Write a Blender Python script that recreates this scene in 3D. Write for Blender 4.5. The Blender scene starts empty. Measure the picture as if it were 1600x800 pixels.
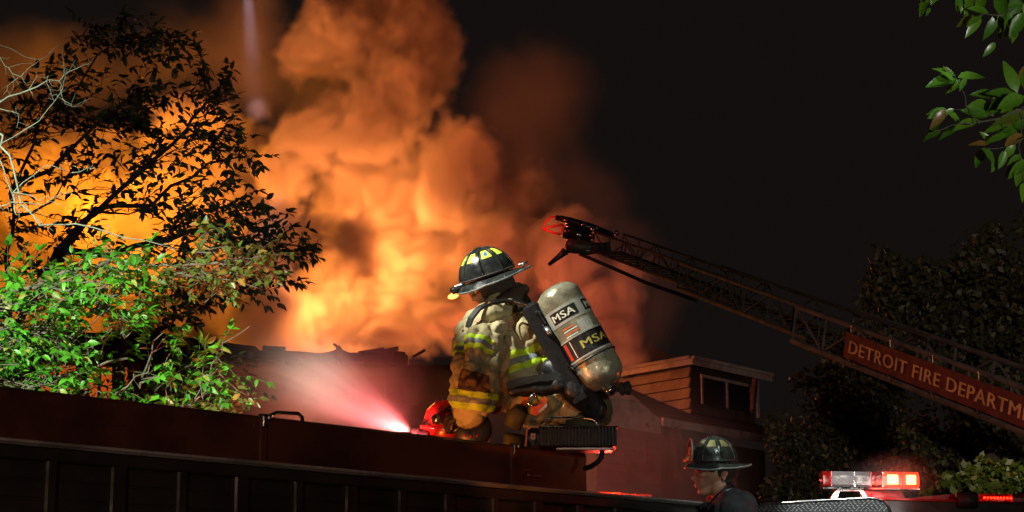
import bpy, bmesh, math, random
from mathutils import Vector, Matrix, Euler, Quaternion
import mathutils.noise as mn
R = math.radians
C = bpy.context.scene.collection
sc = bpy.context.scene

# ------------------------------------------------------------------ camera
PITCH, CAMH, FPX = R(11.5), 1.6, 2986.0
camd = bpy.data.cameras.new('camera'); cam = bpy.data.objects.new('camera', camd); C.objects.link(cam)
cam.location = (0, 0, CAMH); cam.rotation_euler = (R(90) + PITCH, 0, 0)
camd.sensor_width = 36; camd.lens = 36 * FPX / 1600; camd.clip_start = 0.1; camd.clip_end = 400
sc.camera = cam
def P(px, py, Y):
    "point of the place that stands Y metres ahead of the camera and shows at the photograph's pixel (px, py)"
    u, v = (px - 800) / FPX, -(py - 400) / FPX
    d = Vector((u, math.cos(PITCH) - v * math.sin(PITCH), math.sin(PITCH) + v * math.cos(PITCH)))
    return Vector((0, 0, CAMH)) + d * (Y / d.y)
def PZ(px, py, z):
    a = P(px, py, 1.0) - Vector((0, 0, CAMH))
    return Vector((0, 0, CAMH)) + a * ((z - CAMH) / a.z)

# ------------------------------------------------------------------ world, exposure
w = bpy.data.worlds.new('World'); sc.world = w; w.use_nodes = True
w.node_tree.nodes['Background'].inputs[0].default_value = (0.72, 0.55, 0.50, 1)
w.node_tree.nodes['Background'].inputs[1].default_value = 0.0085
sc.view_settings.view_transform = 'Standard'; sc.view_settings.look = 'None'
sc.view_settings.exposure = 0; sc.view_settings.gamma = 1
cy = sc.cycles
cy.volume_bounces = 1; cy.max_bounces = 6; cy.diffuse_bounces = 2; cy.glossy_bounces = 3; cy.transparent_max_bounces = 24
cy.use_denoising = True
cy.volume_step_rate = 2.0; cy.volume_max_steps = 256
cy.sample_clamp_indirect = 3.0
def lamp(name, kind, loc, power, color, size=0.2, target=None, spot=40, blend=0.5):
    d = bpy.data.lights.new(name, kind); d.energy = power; d.color = color
    if kind == 'SPOT': d.spot_size = R(spot); d.spot_blend = blend; d.shadow_soft_size = size
    elif kind == 'AREA': d.size = size
    elif kind == 'SUN': d.angle = size
    else: d.shadow_soft_size = size
    o = bpy.data.objects.new(name, d); C.objects.link(o); o.location = loc
    if target is not None: o.rotation_euler = (Vector(target) - Vector(loc)).to_track_quat('-Z', 'Y').to_euler()
    return o

YN, YW, YR = 10.4, 9.6, 8.2
# fire inside and under the plume: the flames themselves are hidden in it
FIRE, DEEP, MAUVE, GOLD = (1, .27, .055), (1, .19, .035), (1, .15, .09), (1, .28, .012)
def into(px, py, Y, e, c, s=.5, up=0):
    p = P(px, py, Y); lamp('fire_glow', 'SPOT', p, e * 1.0, c, s, p + Vector((0, 1, up)), 172, .3)
for q in ((515, 470, 45.2, 1150, FIRE, .7), (560, 500, 45.0, 190, FIRE, .6), (590, 440, 45.6, 170, FIRE, .8), (635, 395, 45.6, 250, FIRE, .8), (655, 330, 45.8, 220, FIRE, .8), (610, 285, 45.3, 130, FIRE, .8),
          (480, 300, 45.0, 260, FIRE, .5), (412, 95, 42.8, 400, FIRE, .4), (500, 10, 42.4, 100, DEEP, .5), (450, 225, 43.4, 120, FIRE, .4), (600, 190, 43.2, 70, DEEP, .6), (680, 250, 43.4, 60, DEEP, .6),
          (730, 400, 43.6, 65, DEEP, .5), (690, 500, 43.2, 50, DEEP, .5), (470, 540, 43.2, 40, DEEP, .5),
          (470, 130, 46.4, 60, DEEP, .8), (700, 120, 44.2, 50, DEEP, .8), (870, 380, 43.2, 70, MAUVE, .5), (950, 480, 43.2, 80, MAUVE, .5), (870, 510, 43.2, 50, MAUVE, .5), (810, 190, 44.4, 60, DEEP, .8),
          (260, 290, 46.0, 750, GOLD, .5), (130, 330, 46.0, 550, GOLD, .5), (40, 290, 46.0, 550, GOLD, .5), (180, 430, 44.8, 450, GOLD, .5), (230, 190, 45.4, 90, FIRE, .5),
          (50, 520, 43.5, 260, GOLD, .5), (210, 520, 43.5, 140, GOLD, .5)):
    into(*q)
lamp('fire_glow', 'POINT', P(800, 590, 43.0), 620, (1, .22, .06), .8)
lamp('searchlight', 'SPOT', P(378, -110, 44.0), 3600, (.85, .75, 1), .05, P(402, 172, 44.6), 10.5, 1.0)
# white scene floodlights of the trucks, outside the frame
lamp('scene_floodlight', 'SPOT', (-3.5, 7.6, 6.9), 3300, (1, .98, .84), .03, P(822, 464, 9.5), 8.8, .6)
lamp('scene_floodlight', 'SPOT', (-2.0, 3.0, 3.4), 420, (1, 1, .8), .05, P(340, 350, 15.5), 9, 1.0)
lamp('scene_floodlight', 'SPOT', (-4.2, 4.2, 5.2), 6800, (.95, 1, .75), .05, P(95, 575, YN), 29, .75)
lamp('scene_floodlight', 'SPOT', (-1.5, 4.0, 4.2), 12, (.95, 1, .92), .04, P(50, 230, YW), 18, .6)
lamp('scene_floodlight', 'SPOT', (4.2, 2.0, 2.6), 900, (.97, 1, .85), .05, P(1580, 140, YR), 36, .8)
lamp('scene_floodlight', 'SPOT', (3.0, 4.0, 4.6), 4200, (.95, 1, .95), .05, P(1335, 800, 10.4), 7.5, .5)
lamp('scene_floodlight', 'SPOT', (3, 4, 5), 4600, (1, .82, .6), .3, P(1500, 570, 25), 34, .9)
# emergency lamps
lamp('amber_beacon', 'POINT', P(610, 735, 8.95), 18, (1, .27, .04), .04)
lamp('amber_beacon', 'SPOT', P(770, 1000, 8.0), 16, (1, .26, .05), .04, P(840, 645, 9.5), 26, .8)
lamp('red_beacon', 'SPOT', P(654, 706, 9.36), 250, (1, .12, .12), .03, P(560, 625, 9.9), 80, .6)
lamp('red_beacon', 'POINT', P(520, 700, 10.8), 10, (1, .07, .05), .05)
lamp('deck_lamp', 'SPOT', P(655, 700, 9.5), 100, (1, .45, .45), .02, P(560, 625, 10.1), 26, .7)
lamp('red_beacon', 'POINT', P(1405, 748, 10.42), 4, (1, .05, .02), .04)
lamp('red_beacon', 'POINT', P(945, 765, 10.85), 22, (1, .05, .03), .04)
lamp('red_beacon', 'POINT', (4.5, .5, 3.2), 30, (1, .20, .12), .1)
lamp('red_beacon', 'SPOT', (1.5, 8, 3), 1300, (1, .42, .38), .1, P(1085, 620, 47), 8, .5)  # added spot with no visible source, brightens the house trim
lamp('fire_glow', 'POINT', P(470, 655, 38.5), 45, (1, .16, .05), .5)
lamp('panel_fill', 'SPOT', (-1.5, -3, 2.2), 330, (1, .62, .42), .2, P(330, 730, 8), 23, .7)  # unseen fill spot, added to brighten the engine's side panel
lamp('fire_glow', 'SPOT', P(470, 430, 42.0), 5200, (1, .26, .05), .6, P(700, 640, 9.5), 60, .8)
lamp('red_beacon', 'POINT', P(852, 352, 34.6), 7, (1, .08, .05), .04)
lamp('scene_floodlight', 'SPOT', (2.6, 6.0, 6.0), 260, (.9, 1, .95), .04, P(1140, 770, 10.25), 9, .6)
# ------------------------------------------------------------------ helpers
def tag(o, label=None, cat=None, group=None, kind=None):
    for k, v in (('label', label), ('category', cat), ('group', group), ('kind', kind)):
        if v: o[k] = v
    return o
def thing(name, label, cat, loc, group=None):
    o = bpy.data.objects.new(name, None); C.objects.link(o); o.location = loc; o.empty_display_size = .1
    return tag(o, label, cat, group)
def parent_to(o, parent):
    if parent is not None:
        o.parent = parent
        m = Matrix.Identity(4); q = parent
        chain = []
        while q is not None: chain.append(q); q = q.parent
        for q in reversed(chain): m = m @ q.matrix_parent_inverse @ q.matrix_basis
        o.matrix_parent_inverse = m.inverted()
    return o
def link_mesh(name, me, mats, parent=None):
    for m in (mats if isinstance(mats, (list, tuple)) else [mats]): me.materials.append(m)
    o = bpy.data.objects.new(name, me); C.objects.link(o)
    return parent_to(o, parent)
def basis(axis, up=(0, 0, 1)):
    z = Vector(axis).normalized(); u = Vector(up)
    if abs(z.dot(u.normalized())) > .98: u = Vector((1, 0, 0))
    x = u.cross(z).normalized(); y = z.cross(x)
    return x, y, z
class MB:
    def __init__(s): s.v = []; s.f = []; s.mi = []
    def add(s, vs, fs, mi=0):
        k = len(s.v); s.v += [Vector(q) for q in vs]; s.f += [[i + k for i in f] for f in fs]; s.mi += [mi] * len(fs); return s
    def box(s, c, size, M=None, bev=0, mi=0):
        "box centred at c in the frame M, with its edges cut by bev"
        sx, sy, sz = (q / 2 for q in size); c = Vector(c); M = M or Matrix.Identity(4)
        if bev <= 0:
            vs = [M @ (c + Vector((x * sx, y * sy, z * sz))) for x in (-1, 1) for y in (-1, 1) for z in (-1, 1)]
            return s.add(vs, [(0, 1, 3, 2), (4, 6, 7, 5), (0, 4, 5, 1), (2, 3, 7, 6), (0, 2, 6, 4), (1, 5, 7, 3)], mi)
        b = min(bev, sx * .9, sy * .9, sz * .9); vs = []; idx = {}
        for x in (-1, 1):
            for y in (-1, 1):
                for z in (-1, 1):
                    for a in range(3):
                        q = [x * (sx - b), y * (sy - b), z * (sz - b)]; q[a] = (x * sx, y * sy, z * sz)[a]
                        idx[(x, y, z, a)] = len(vs); vs.append(M @ (c + Vector(q)))
        fs = []
        for a in range(3):
            o1, o2 = [q for q in range(3) if q != a]
            for sg in (-1, 1):
                loop = []
                for (p, q) in ((-1, -1), (1, -1), (1, 1), (-1, 1)):
                    k = [0, 0, 0]; k[a] = sg; k[o1] = p; k[o2] = q; loop.append(idx[(*k, a)])
                fs.append(loop)
            for p in (-1, 1):
                for q in (-1, 1):
                    k1 = [0, 0, 0]; k1[a] = -1; k1[o1] = p; k1[o2] = q; k2 = list(k1); k2[a] = 1
                    fs.append([idx[(*k1, o1)], idx[(*k2, o1)], idx[(*k2, o2)], idx[(*k1, o2)]])
        for x in (-1, 1):
            for y in (-1, 1):
                for z in (-1, 1): fs.append([idx[(x, y, z, a)] for a in range(3)])
        s.add(vs, fs, mi); s.fix = True; return s
    def tube(s, pts, r, n=8, cap=True, mi=0, closed=False):
        pts = [Vector(p) for p in pts]; m = len(pts)
        rs = r if isinstance(r, (list, tuple)) else [r] * m
        vs = []; fs = []; px = None
        for i, p in enumerate(pts):
            a = pts[(i - 1) % m] if (i or closed) else p; b = pts[(i + 1) % m] if (i < m - 1 or closed) else p
            t = (b - a).normalized() if (b - a).length > 1e-9 else Vector((0, 0, 1))
            if px is None: x, y, _ = basis(t)
            else:
                x = (px - t * px.dot(t))
                x = x.normalized() if x.length > 1e-6 else basis(t)[0]
                y = t.cross(x)
            px = x
            for k in range(n):
                g = 2 * math.pi * k / n; vs.append(p + (x * math.cos(g) + y * math.sin(g)) * rs[i])
        for i in range(m - 1 + (1 if closed else 0)):
            for k in range(n):
                j = (i + 1) % m
                fs.append((i * n + k, i * n + (k + 1) % n, j * n + (k + 1) % n, j * n + k))
        if cap and not closed: fs.append(list(range(n))[::-1]); fs.append([(m - 1) * n + k for k in range(n)])
        return s.add(vs, fs, mi)
    def lathe(s, base, axis, prof, n=24, mi=0, up=(0, 0, 1), sx=1, sy=1):
        "prof: (height, radius) pairs along the axis"
        x, y, z = basis(axis, up); base = Vector(base); vs = []; fs = []
        for (h, r) in prof:
            for k in range(n):
                g = 2 * math.pi * k / n; vs.append(base + z * h + x * (math.cos(g) * r * sx) + y * (math.sin(g) * r * sy))
        for i in range(len(prof) - 1):
            for k in range(n): fs.append((i * n + k, i * n + (k + 1) % n, (i + 1) * n + (k + 1) % n, (i + 1) * n + k))
        if prof[0][1] > 1e-6: fs.append(list(range(n))[::-1])
        if prof[-1][1] > 1e-6: fs.append([(len(prof) - 1) * n + k for k in range(n)])
        return s.add(vs, fs, mi)
    def ball(s, c, r, M=None, n=14, mi=0):
        rx, ry, rz = (r, r, r) if not hasattr(r, '__len__') else r
        c = Vector(c); M3 = M.to_3x3() if M else Matrix.Identity(3); vs = []; fs = []
        for i in range(n // 2 + 1):
            a = math.pi * i / (n // 2)
            for k in range(n):
                g = 2 * math.pi * k / n
                vs.append(c + M3 @ Vector((rx * math.sin(a) * math.cos(g), ry * math.sin(a) * math.sin(g), -rz * math.cos(a))))
        for i in range(n // 2):
            for k in range(n): fs.append((i * n + k, i * n + (k + 1) % n, (i + 1) * n + (k + 1) % n, (i + 1) * n + k))
        return s.add(vs, fs, mi)
    def cap(s, a, b, ra, rb, n=16):
        "tapered limb with round ends"
        a, b = Vector(a), Vector(b); L = (b - a).length; prof = []
        for i in range(5): t = math.pi / 2 * i / 4; prof.append((-ra * math.cos(t), max(ra * math.sin(t), 1e-4)))
        for i in range(5): t = math.pi / 2 * i / 4; prof.append((L + rb * math.sin(t), max(rb * math.cos(t), 1e-4)))
        return s.lathe(a, b - a, prof, n)
    def prism(s, poly, off, mi=0):
        "closed polygon of world points pushed through by the vector off"
        k = len(poly); off = Vector(off); vs = [Vector(p) for p in poly] + [Vector(p) + off for p in poly]
        return s.add(vs, [list(range(k))[::-1], list(range(k, 2 * k))] + [(i, (i + 1) % k, (i + 1) % k + k, i + k) for i in range(k)], mi)
    def build(s, name, mat, parent=None, smooth=False):
        me = bpy.data.meshes.new(name); me.from_pydata([tuple(q) for q in s.v], [], s.f)
        for p, m in zip(me.polygons, s.mi): p.material_index = m; p.use_smooth = smooth
        bm = bmesh.new(); bm.from_mesh(me); bmesh.ops.remove_doubles(bm, verts=bm.verts, dist=1e-5)
        bmesh.ops.recalc_face_normals(bm, faces=bm.faces); bm.to_mesh(me); bm.free()
        return link_mesh(name, me, mat, parent)

class NG:
    def __init__(s, tree): s.t = tree; s.n = tree.nodes; s.l = tree.links
    def new(s, kind, **kw):
        n = s.n.new(kind)
        for k, v in kw.items(): setattr(n, k, v)
        return n
    def put(s, sock, v):
        if isinstance(v, bpy.types.NodeSocket): s.l.new(v, sock)
        else: sock.default_value = v
    def m(s, op, a, b=None, c=None):
        n = s.new('ShaderNodeMath', operation=op); s.put(n.inputs[0], a)
        if b is not None: s.put(n.inputs[1], b)
        if c is not None: s.put(n.inputs[2], c)
        return n.outputs[0]
    def v(s, op, a, b=None, out=0):
        n = s.new('ShaderNodeVectorMath', operation=op); s.put(n.inputs[0], a)
        if b is not None: s.put(n.inputs[1], b)
        return n.outputs['Value'] if out == 'Value' else n.outputs[0]
    def noise(s, vec, scale, detail=3, rough=.5, out=0):
        n = s.new('ShaderNodeTexNoise'); s.put(n.inputs['Vector'], vec)
        n.inputs['Scale'].default_value = scale; n.inputs['Detail'].default_value = detail; n.inputs['Roughness'].default_value = rough
        return n.outputs[out]
    def rng(s, v, a, b, c, d, kind='SMOOTHSTEP'):
        n = s.new('ShaderNodeMapRange', interpolation_type=kind); s.put(n.inputs['Value'], v)
        for i, x in zip((1, 2, 3, 4), (a, b, c, d)): s.put(n.inputs[i], x)
        return n.outputs[0]

def mat(name, col, rough=.5, metal=0, var=.25, vs=6, bump=.15, bs=60, col2=None, coat=0, emit=None, trans=0, island=0, spec=.5, sub=0, bdist=.01):
    m = bpy.data.materials.new(name); m.use_nodes = True; g = NG(m.node_tree); p = g.n['Principled BSDF']
    p.inputs['Roughness'].default_value = rough; p.inputs['Metallic'].default_value = metal
    p.inputs['Coat Weight'].default_value = coat; p.inputs['Specular IOR Level'].default_value = spec
    p.inputs['Transmission Weight'].default_value = trans
    tc = g.new('ShaderNodeTexCoord').outputs['Object']
    c2 = col2 or tuple(q * (1 - var) for q in col)
    mix = g.new('ShaderNodeMix', data_type='RGBA')
    f = g.rng(g.noise(tc, vs, 5, .6), .38, .66, 0, 1)
    if island:
        geo = g.new('ShaderNodeNewGeometry'); f = g.m('MULTIPLY_ADD', geo.outputs['Random Per Island'], island, g.m('MULTIPLY', f, 1 - island))
    elif sub:
        oi = g.new('ShaderNodeObjectInfo'); f = g.m('MULTIPLY_ADD', oi.outputs['Random'], sub, g.m('MULTIPLY', f, 1 - sub))
    g.l.new(f, mix.inputs[0]); mix.inputs[6].default_value = (*col, 1); mix.inputs[7].default_value = (*c2, 1)
    g.l.new(mix.outputs[2], p.inputs['Base Color'])
    rr = g.rng(g.noise(tc, vs * 2.3, 4, .6), .3, .7, max(rough - .12, .03), min(rough + .15, 1)); g.l.new(rr, p.inputs['Roughness'])
    if bump:
        b = g.new('ShaderNodeBump'); b.inputs['Strength'].default_value = bump; b.inputs['Distance'].default_value = bdist
        g.l.new(g.noise(tc, bs, 4, .6), b.inputs['Height']); g.l.new(b.outputs[0], p.inputs['Normal'])
    if emit: p.inputs['Emission Color'].default_value = (*emit[0], 1); p.inputs['Emission Strength'].default_value = emit[1]
    return m

def text_flat(body, size, bold=0.0, sx=1.0):
    cu = bpy.data.curves.new('t', 'FONT'); cu.body = body; cu.size = size; cu.offset = bold; cu.resolution_u = 4; cu.space_character = 1.08
    o = bpy.data.objects.new('t', cu); C.objects.link(o)
    me = bpy.data.meshes.new_from_object(o.evaluated_get(bpy.context.evaluated_depsgraph_get()))
    bm = bmesh.new(); bm.from_mesh(me); bmesh.ops.remove_doubles(bm, verts=bm.verts, dist=size * 1e-4); bmesh.ops.triangulate(bm, faces=bm.faces); bm.to_mesh(me); bm.free()
    vs = [(v.co.x * sx, v.co.y) for v in me.vertices]; fs = [list(p.vertices) for p in me.polygons]
    bpy.data.objects.remove(o); bpy.data.curves.remove(cu); bpy.data.meshes.remove(me)
    return vs, fs
def text_mesh(name, body, size, fn, m, parent, bold=0, sx=1, width=None):
    vs, fs = text_flat(body, size, 0, sx)
    x0 = min(v[0] for v in vs); x1 = max(v[0] for v in vs)
    k = 1 if width is None else width / (x1 - x0)
    b = MB()
    for l, dx in enumerate((-bold, 0, bold)): b.add([fn((x - x0) * k + dx, y, l) for x, y in vs], fs)
    me = bpy.data.meshes.new(name); me.from_pydata([tuple(v) for v in b.v], [], b.f)
    return link_mesh(name, me, m, parent)

def volume_cloud(name, lo, hi, res, field, mt):
    ng = bpy.data.node_groups.new(name, 'GeometryNodeTree')
    ng.interface.new_socket('Geometry', in_out='OUTPUT', socket_type='NodeSocketGeometry')
    g = NG(ng); out = g.new('NodeGroupOutput'); vc = g.new('GeometryNodeVolumeCube')
    vc.inputs['Min'].default_value = lo; vc.inputs['Max'].default_value = hi
    for k, r in zip(('Resolution X', 'Resolution Y', 'Resolution Z'), res): vc.inputs[k].default_value = r
    pos = g.new('GeometryNodeInputPosition').outputs[0]
    g.put(vc.inputs['Density'], field(g, pos))
    sm = g.new('GeometryNodeSetMaterial'); sm.inputs['Material'].default_value = mt
    g.l.new(vc.outputs[0], sm.inputs[0]); g.l.new(sm.outputs[0], out.inputs[0])
    me = bpy.data.meshes.new(name); o = bpy.data.objects.new(name, me); C.objects.link(o)
    o.modifiers.new('cloud', 'NODES').node_group = ng
    return o
def volume_mat(name, color, density, aniso=0.0):
    m = bpy.data.materials.new(name); m.use_nodes = True; t = m.node_tree; t.nodes.clear(); g = NG(t)
    o = g.new('ShaderNodeOutputMaterial'); v = g.new('ShaderNodeVolumePrincipled')
    v.inputs['Color'].default_value = (*color, 1); v.inputs['Density'].default_value = density; v.inputs['Anisotropy'].default_value = aniso
    g.l.new(v.outputs[0], o.inputs['Volume']); return m

def skin(mb, voxel, smooth=4, folds=None):
    "one continuous surface grown over overlapping limbs, then creased by folds(co, normal) -> metres"
    me = bpy.data.meshes.new('s'); me.from_pydata([tuple(q) for q in mb.v], [], mb.f)
    bm = bmesh.new(); bm.from_mesh(me); bmesh.ops.remove_doubles(bm, verts=bm.verts, dist=2e-4)
    bmesh.ops.recalc_face_normals(bm, faces=bm.faces); bm.to_mesh(me); bm.free()
    o = bpy.data.objects.new('s', me); C.objects.link(o)
    r = o.modifiers.new('r', 'REMESH'); r.mode = 'VOXEL'; r.voxel_size = voxel; r.adaptivity = 0
    q = o.modifiers.new('q', 'SMOOTH'); q.iterations = smooth; q.factor = .6
    out = bpy.data.meshes.new_from_object(o.evaluated_get(bpy.context.evaluated_depsgraph_get()))
    bpy.data.objects.remove(o); bpy.data.meshes.remove(me)
    if folds:
        ns = [v.normal.copy() for v in out.vertices]
        for v, n in zip(out.vertices, ns): v.co += n * folds(v.co, n)
    for p in out.polygons: p.use_smooth = True
    return out
def band(me, planes, near, offset=.004, name='stripe', m=None, parent=None):
    "the strip of a cloth surface between pairs of planes (co, no), as a tape of its own laid on it"
    bm = bmesh.new(); bm.from_mesh(me)
    bmesh.ops.delete(bm, geom=[f for f in bm.faces if not near(f.calc_center_median())], context='FACES')
    for co, no in planes:
        bmesh.ops.bisect_plane(bm, geom=bm.verts[:] + bm.edges[:] + bm.faces[:], plane_co=co, plane_no=no, clear_outer=True)
    if not bm.faces: bm.free(); return None
    seen = set(); isl = []
    for f in bm.faces:
        if f in seen: continue
        st = [f]; seen.add(f); cur = []
        while st:
            q = st.pop(); cur.append(q)
            for e in q.edges:
                for g_ in e.link_faces:
                    if g_ not in seen: seen.add(g_); st.append(g_)
        isl.append(cur)
    isl.sort(key=len)
    if len(isl) > 1: bmesh.ops.delete(bm, geom=[f for cur in isl[:-1] for f in cur], context='FACES')
    bm.normal_update()
    ns = {v: v.normal.copy() for v in bm.verts}
    for v, n in ns.items(): v.co += n * offset
    out = bpy.data.meshes.new(name); bm.to_mesh(out); bm.free()
    for p in out.polygons: p.use_smooth = True
    return link_mesh(name, out, m, parent)
def pinch(freq, amp, ax=None, k=.35, seed=0):
    "creases: sharp valleys between soft swells; stretched along ax"
    ax = Vector(ax).normalized() if ax else None
    def f(co, n):
        q = co.copy()
        if ax is not None: q = q - ax * (q.dot(ax) * (1 - k))
        q = q * freq + Vector((seed * 7.3, 1.7, 3.1))
        a = mn.noise(q); b = mn.noise(q * 2.3 + Vector((5, 2, 8)))
        return amp * ((.45 - abs(a) * 1.7) * .9 + (.3 - abs(b)) * .55)
    return f

def cloth(seed, amp=.05, freq=5.0, ax=(0, 0, 1), k=.35):
    "heavy cloth: long curved creases, pulled along ax, over smaller crumples"
    ax = Vector(ax).normalized(); off = Vector((seed * 3.7, seed * 1.3, seed * 5.1))
    def f(co, n):
        w_ = Vector((mn.noise(co * 3.1 + off), mn.noise(co * 3.1 - off), mn.noise(co * 2.7 + off * 2))) * .10
        q = co + w_; q = q - ax * (q.dot(ax) * (1 - k)); q = q * freq + off
        a = abs(mn.noise(q)); b = abs(mn.noise(q * 2.4 + off)); c = abs(mn.noise(co * 26 + off))
        ridge = 1 - min(1, a * 3.2); r2 = 1 - min(1, b * 3.0)
        return amp * (.25 - .95 * ridge ** 1.5 + .25 * (1 - ridge)) + amp * .38 * (.2 - r2 ** 1.4) + amp * .07 * (.3 - (1 - min(1, c * 2.5)))
    return f
# ------------------------------------------------------------------ materials
M = {}
M['red_paint'] = mat('red_truck_paint', (.17, .060, .034), .5, 0, .6, 2.2, .12, 30, coat=.25, col2=(.07, .024, .015))
M['red_bright'] = mat('red_enamel', (.5, .02, .02), .28, 0, .35, 8, .08, 50, coat=.6)
M['black_paint'] = mat('black_truck_paint', (.05, .05, .048), .45, 0, .4, 4, .1, 50)
M['black_rubber'] = mat('black_rubber', (.016, .016, .017), .6, 0, .3, 20, .25, 90)
M['black_plastic'] = mat('black_plastic', (.018, .018, .02), .38, 0, .3, 20, .15, 120)
M['black_gloss'] = mat('black_gloss', (.012, .012, .014), .16, 0, .3, 12, .05, 60, coat=.8)
M['chrome'] = mat('chrome', (.72, .73, .75), .14, 1, .3, 12, .05, 60)
M['steel'] = mat('brushed_steel', (.5, .5, .5), .34, 1, .35, 14, .1, 90)
M['alu'] = mat('worn_aluminium', (.55, .56, .57), .36, 1, .4, 10, .12, 80)
M['asphalt'] = mat('asphalt', (.05, .05, .052), .9, 0, .3, 2, .5, 60)
M['white_label'] = mat('white_label', (.75, .73, .7), .5, 0, .12, 20, .03, 60)

M['rail_pale'] = mat('pale_lit_rail', (.55, .56, .55), .3, .2, .6, 2.5, .2, 60)  # pale colour carries the bright reflection line along the ledge

# ------------------------------------------------------------------ ground
g_ = MB(); g_.add([(-150, -30, 0), (150, -30, 0), (150, 260, 0), (-150, 260, 0)], [(0, 1, 2, 3)])
tag(g_.build('road', M['asphalt']), kind='structure')

# ------------------------------------------------------------------ fire engine
ZT = 2.55
A = PZ(0, 605, ZT); B = PZ(918, 710, ZT); U = (B - A).normalized(); N = Vector((U.y, -U.x, 0))   # N: towards the camera's side
EM = Matrix(((U.x, N.x, 0, A.x), (U.y, N.y, 0, A.y), (0, 0, 1, 0), (0, 0, 0, 1)))
def along(px, py): return (PZ(px, py, ZT) - A).dot(U)
LB = (B - A).length
engine = thing('fire_engine', 'long dark red fire engine side across the lower left with a firefighter on top', 'fire engine', (A.x, A.y, 0))
a1, a2 = along(408, 652), along(795, 697)
for s, e in ((-2.2, a1), (a1, a2), (a2, LB)):
    b = MB(); b.box(((s + e) / 2, -.02, (2.352 + ZT) / 2), (e - s - .008, .04, ZT - 2.352), EM, .006)
    p = b.build('side_panel', M['red_paint'], engine)
    r = MB(); r.tube([EM @ Vector((s + .006, -.018, ZT)), EM @ Vector((e - .006, -.018, ZT))], .007, 8); r.build('rim', M['red_paint'], p)
for a in (a1, a2):
    b = MB(); b.box((a, .006, ZT - .1), (.04, .02, .2), EM, .004); b.build('joint_strap', M['red_paint'], engine)
    b = MB(); b.tube([EM @ Vector((a - .03, .02, ZT + .004)), EM @ Vector((a + .03, .02, ZT + .004))], .009, 8)
    b.box((a - .012, .026, ZT - .02), (.018, .016, .05), EM, .004); b.ball(EM @ Vector((a + .02, .024, ZT - .004)), .012, n=10)
    b.build('latch', M['steel'], engine)
b = MB(); b.box((LB - .02, -1.15, (2.352 + ZT) / 2), (.04, 2.2, ZT - 2.36), EM, .005); b.build('end_panel', M['red_paint'], engine)
b = MB(); b.box((LB / 2 - 1.1, -2.3, (2.352 + ZT) / 2), (LB + 2.2, .04, ZT - 2.36), EM, .005); b.build('side_panel', M['red_paint'], engine)
LE = along(1082, 797) + .02
b = MB(); b.box(((LE - 2.2) / 2, -1.1, 2.337), (LE + 2.2, 2.44, .025), EM, .004); b.build('deck', M['alu'], engine)
b = MB(); b.box(((LE - 2.2) / 2, .128, 2.335), (LE + 2.2, .03, .02), EM, .008); b.tube([EM @ Vector((-2.2, .15, 2.338)), EM @ Vector((LE, .15, 2.338))], .007, 8); b.build('drip_rail', M['rail_pale'], engine, True)
b = MB(); b.box(((LE - 2.2) / 2, -1.1, 1.39), (LE + 2.2, 2.36, 1.86), EM, .02); body = b.build('body', M['black_paint'], engine)
a = -2.0; k = 0
while a < LE - .1:                                                     # upright ribs with sunken shutter boards between them
    b = MB(); b.box((a, .1, 1.4), (.05 if k % 2 else .075, .04, 1.80), EM, .008); b.build('rib', M['black_paint'], engine); a += .31; k += 1
b = MB(); b.box(((LE - 2.2) / 2, .1, 2.30), (LE + 2.2, .05, .05), EM, .006); b.build('top_moulding', M['black_paint'], engine)
for j in range(9):
    b = MB(); b.box(((LE - 2.2) / 2, .083, 2.24 - j * .07), (LE + 2.18, .008, .062), EM, .003); b.build('shutter_slat', M['black_paint'], engine)
for a in (-1.2, 2.9):
    for o in (-.02, -2.1):
        c = EM @ Vector((a, o, .5)); b = MB(); b.lathe(c - N * .14, N, [(0, .3), (.02, .46), (.08, .5), (.2, .5), (.27, .46), (.28, .3), (.24, .26), (.24, .05)], 28)
        w_ = b.build('wheel', M['black_rubber'], engine, True); b = MB(); b.lathe(c + N * .09, N, [(0, .24), (.04, .22), (.02, .12), (.06, .1), (.07, .001)], 20); b.build('rim', M['alu'], w_, True)
b = MB(); a = -2.1
while a < LB - .05:
    for z in (2.372, ZT - .022): b.ball(EM @ Vector((a, .0, z)), .0038, n=6)
    a += .085
tag(b.build('rivets', M['red_paint'], engine), kind='stuff')
for (a_, z_, L_, sl) in ((.5, 2.45, .16, .02), (1.3, 2.41, .09, -.01), (2.2, 2.47, .13, .015), (-.6, 2.42, .2, .01), (3.0, 2.44, .07, -.02)):
    b = MB(); b.box((a_, .0005, z_), (L_, .003, .0025), EM @ Matrix.Rotation(0, 4, 'Y'), 0); b.build('scuff', M['steel'], engine)
# nameplate scratch and small plate on the last panel
b = MB(); b.box((along(838, 700), .003, 2.415), (.1, .006, .012), EM, .002); b.build('handle_plate', M['steel'], engine)
# grab rail on the rim
def TP(px, py, Y): return P(px, py, Y)
b = MB(); q0 = along(428, 655); q1 = along(486, 661)
b.tube([EM @ Vector((q0, -.06, ZT - .02)), EM @ Vector((q0 + .01, -.06, ZT + .018)), EM @ Vector((q0 + .05, -.06, ZT + .036)), EM @ Vector((q1 - .03, -.06, ZT + .043)), EM @ Vector((q1 - .005, -.06, ZT + .03)), EM @ Vector((q1, -.06, ZT - .02))], .009, 10)
b.build('grab_rail', M['chrome'], engine, True)
b = MB(); b.box((along(645, 678), -.03, ZT + .006), (.06, .02, .01), EM, .003); b.build('rim_clip', M['steel'], engine)

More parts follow.
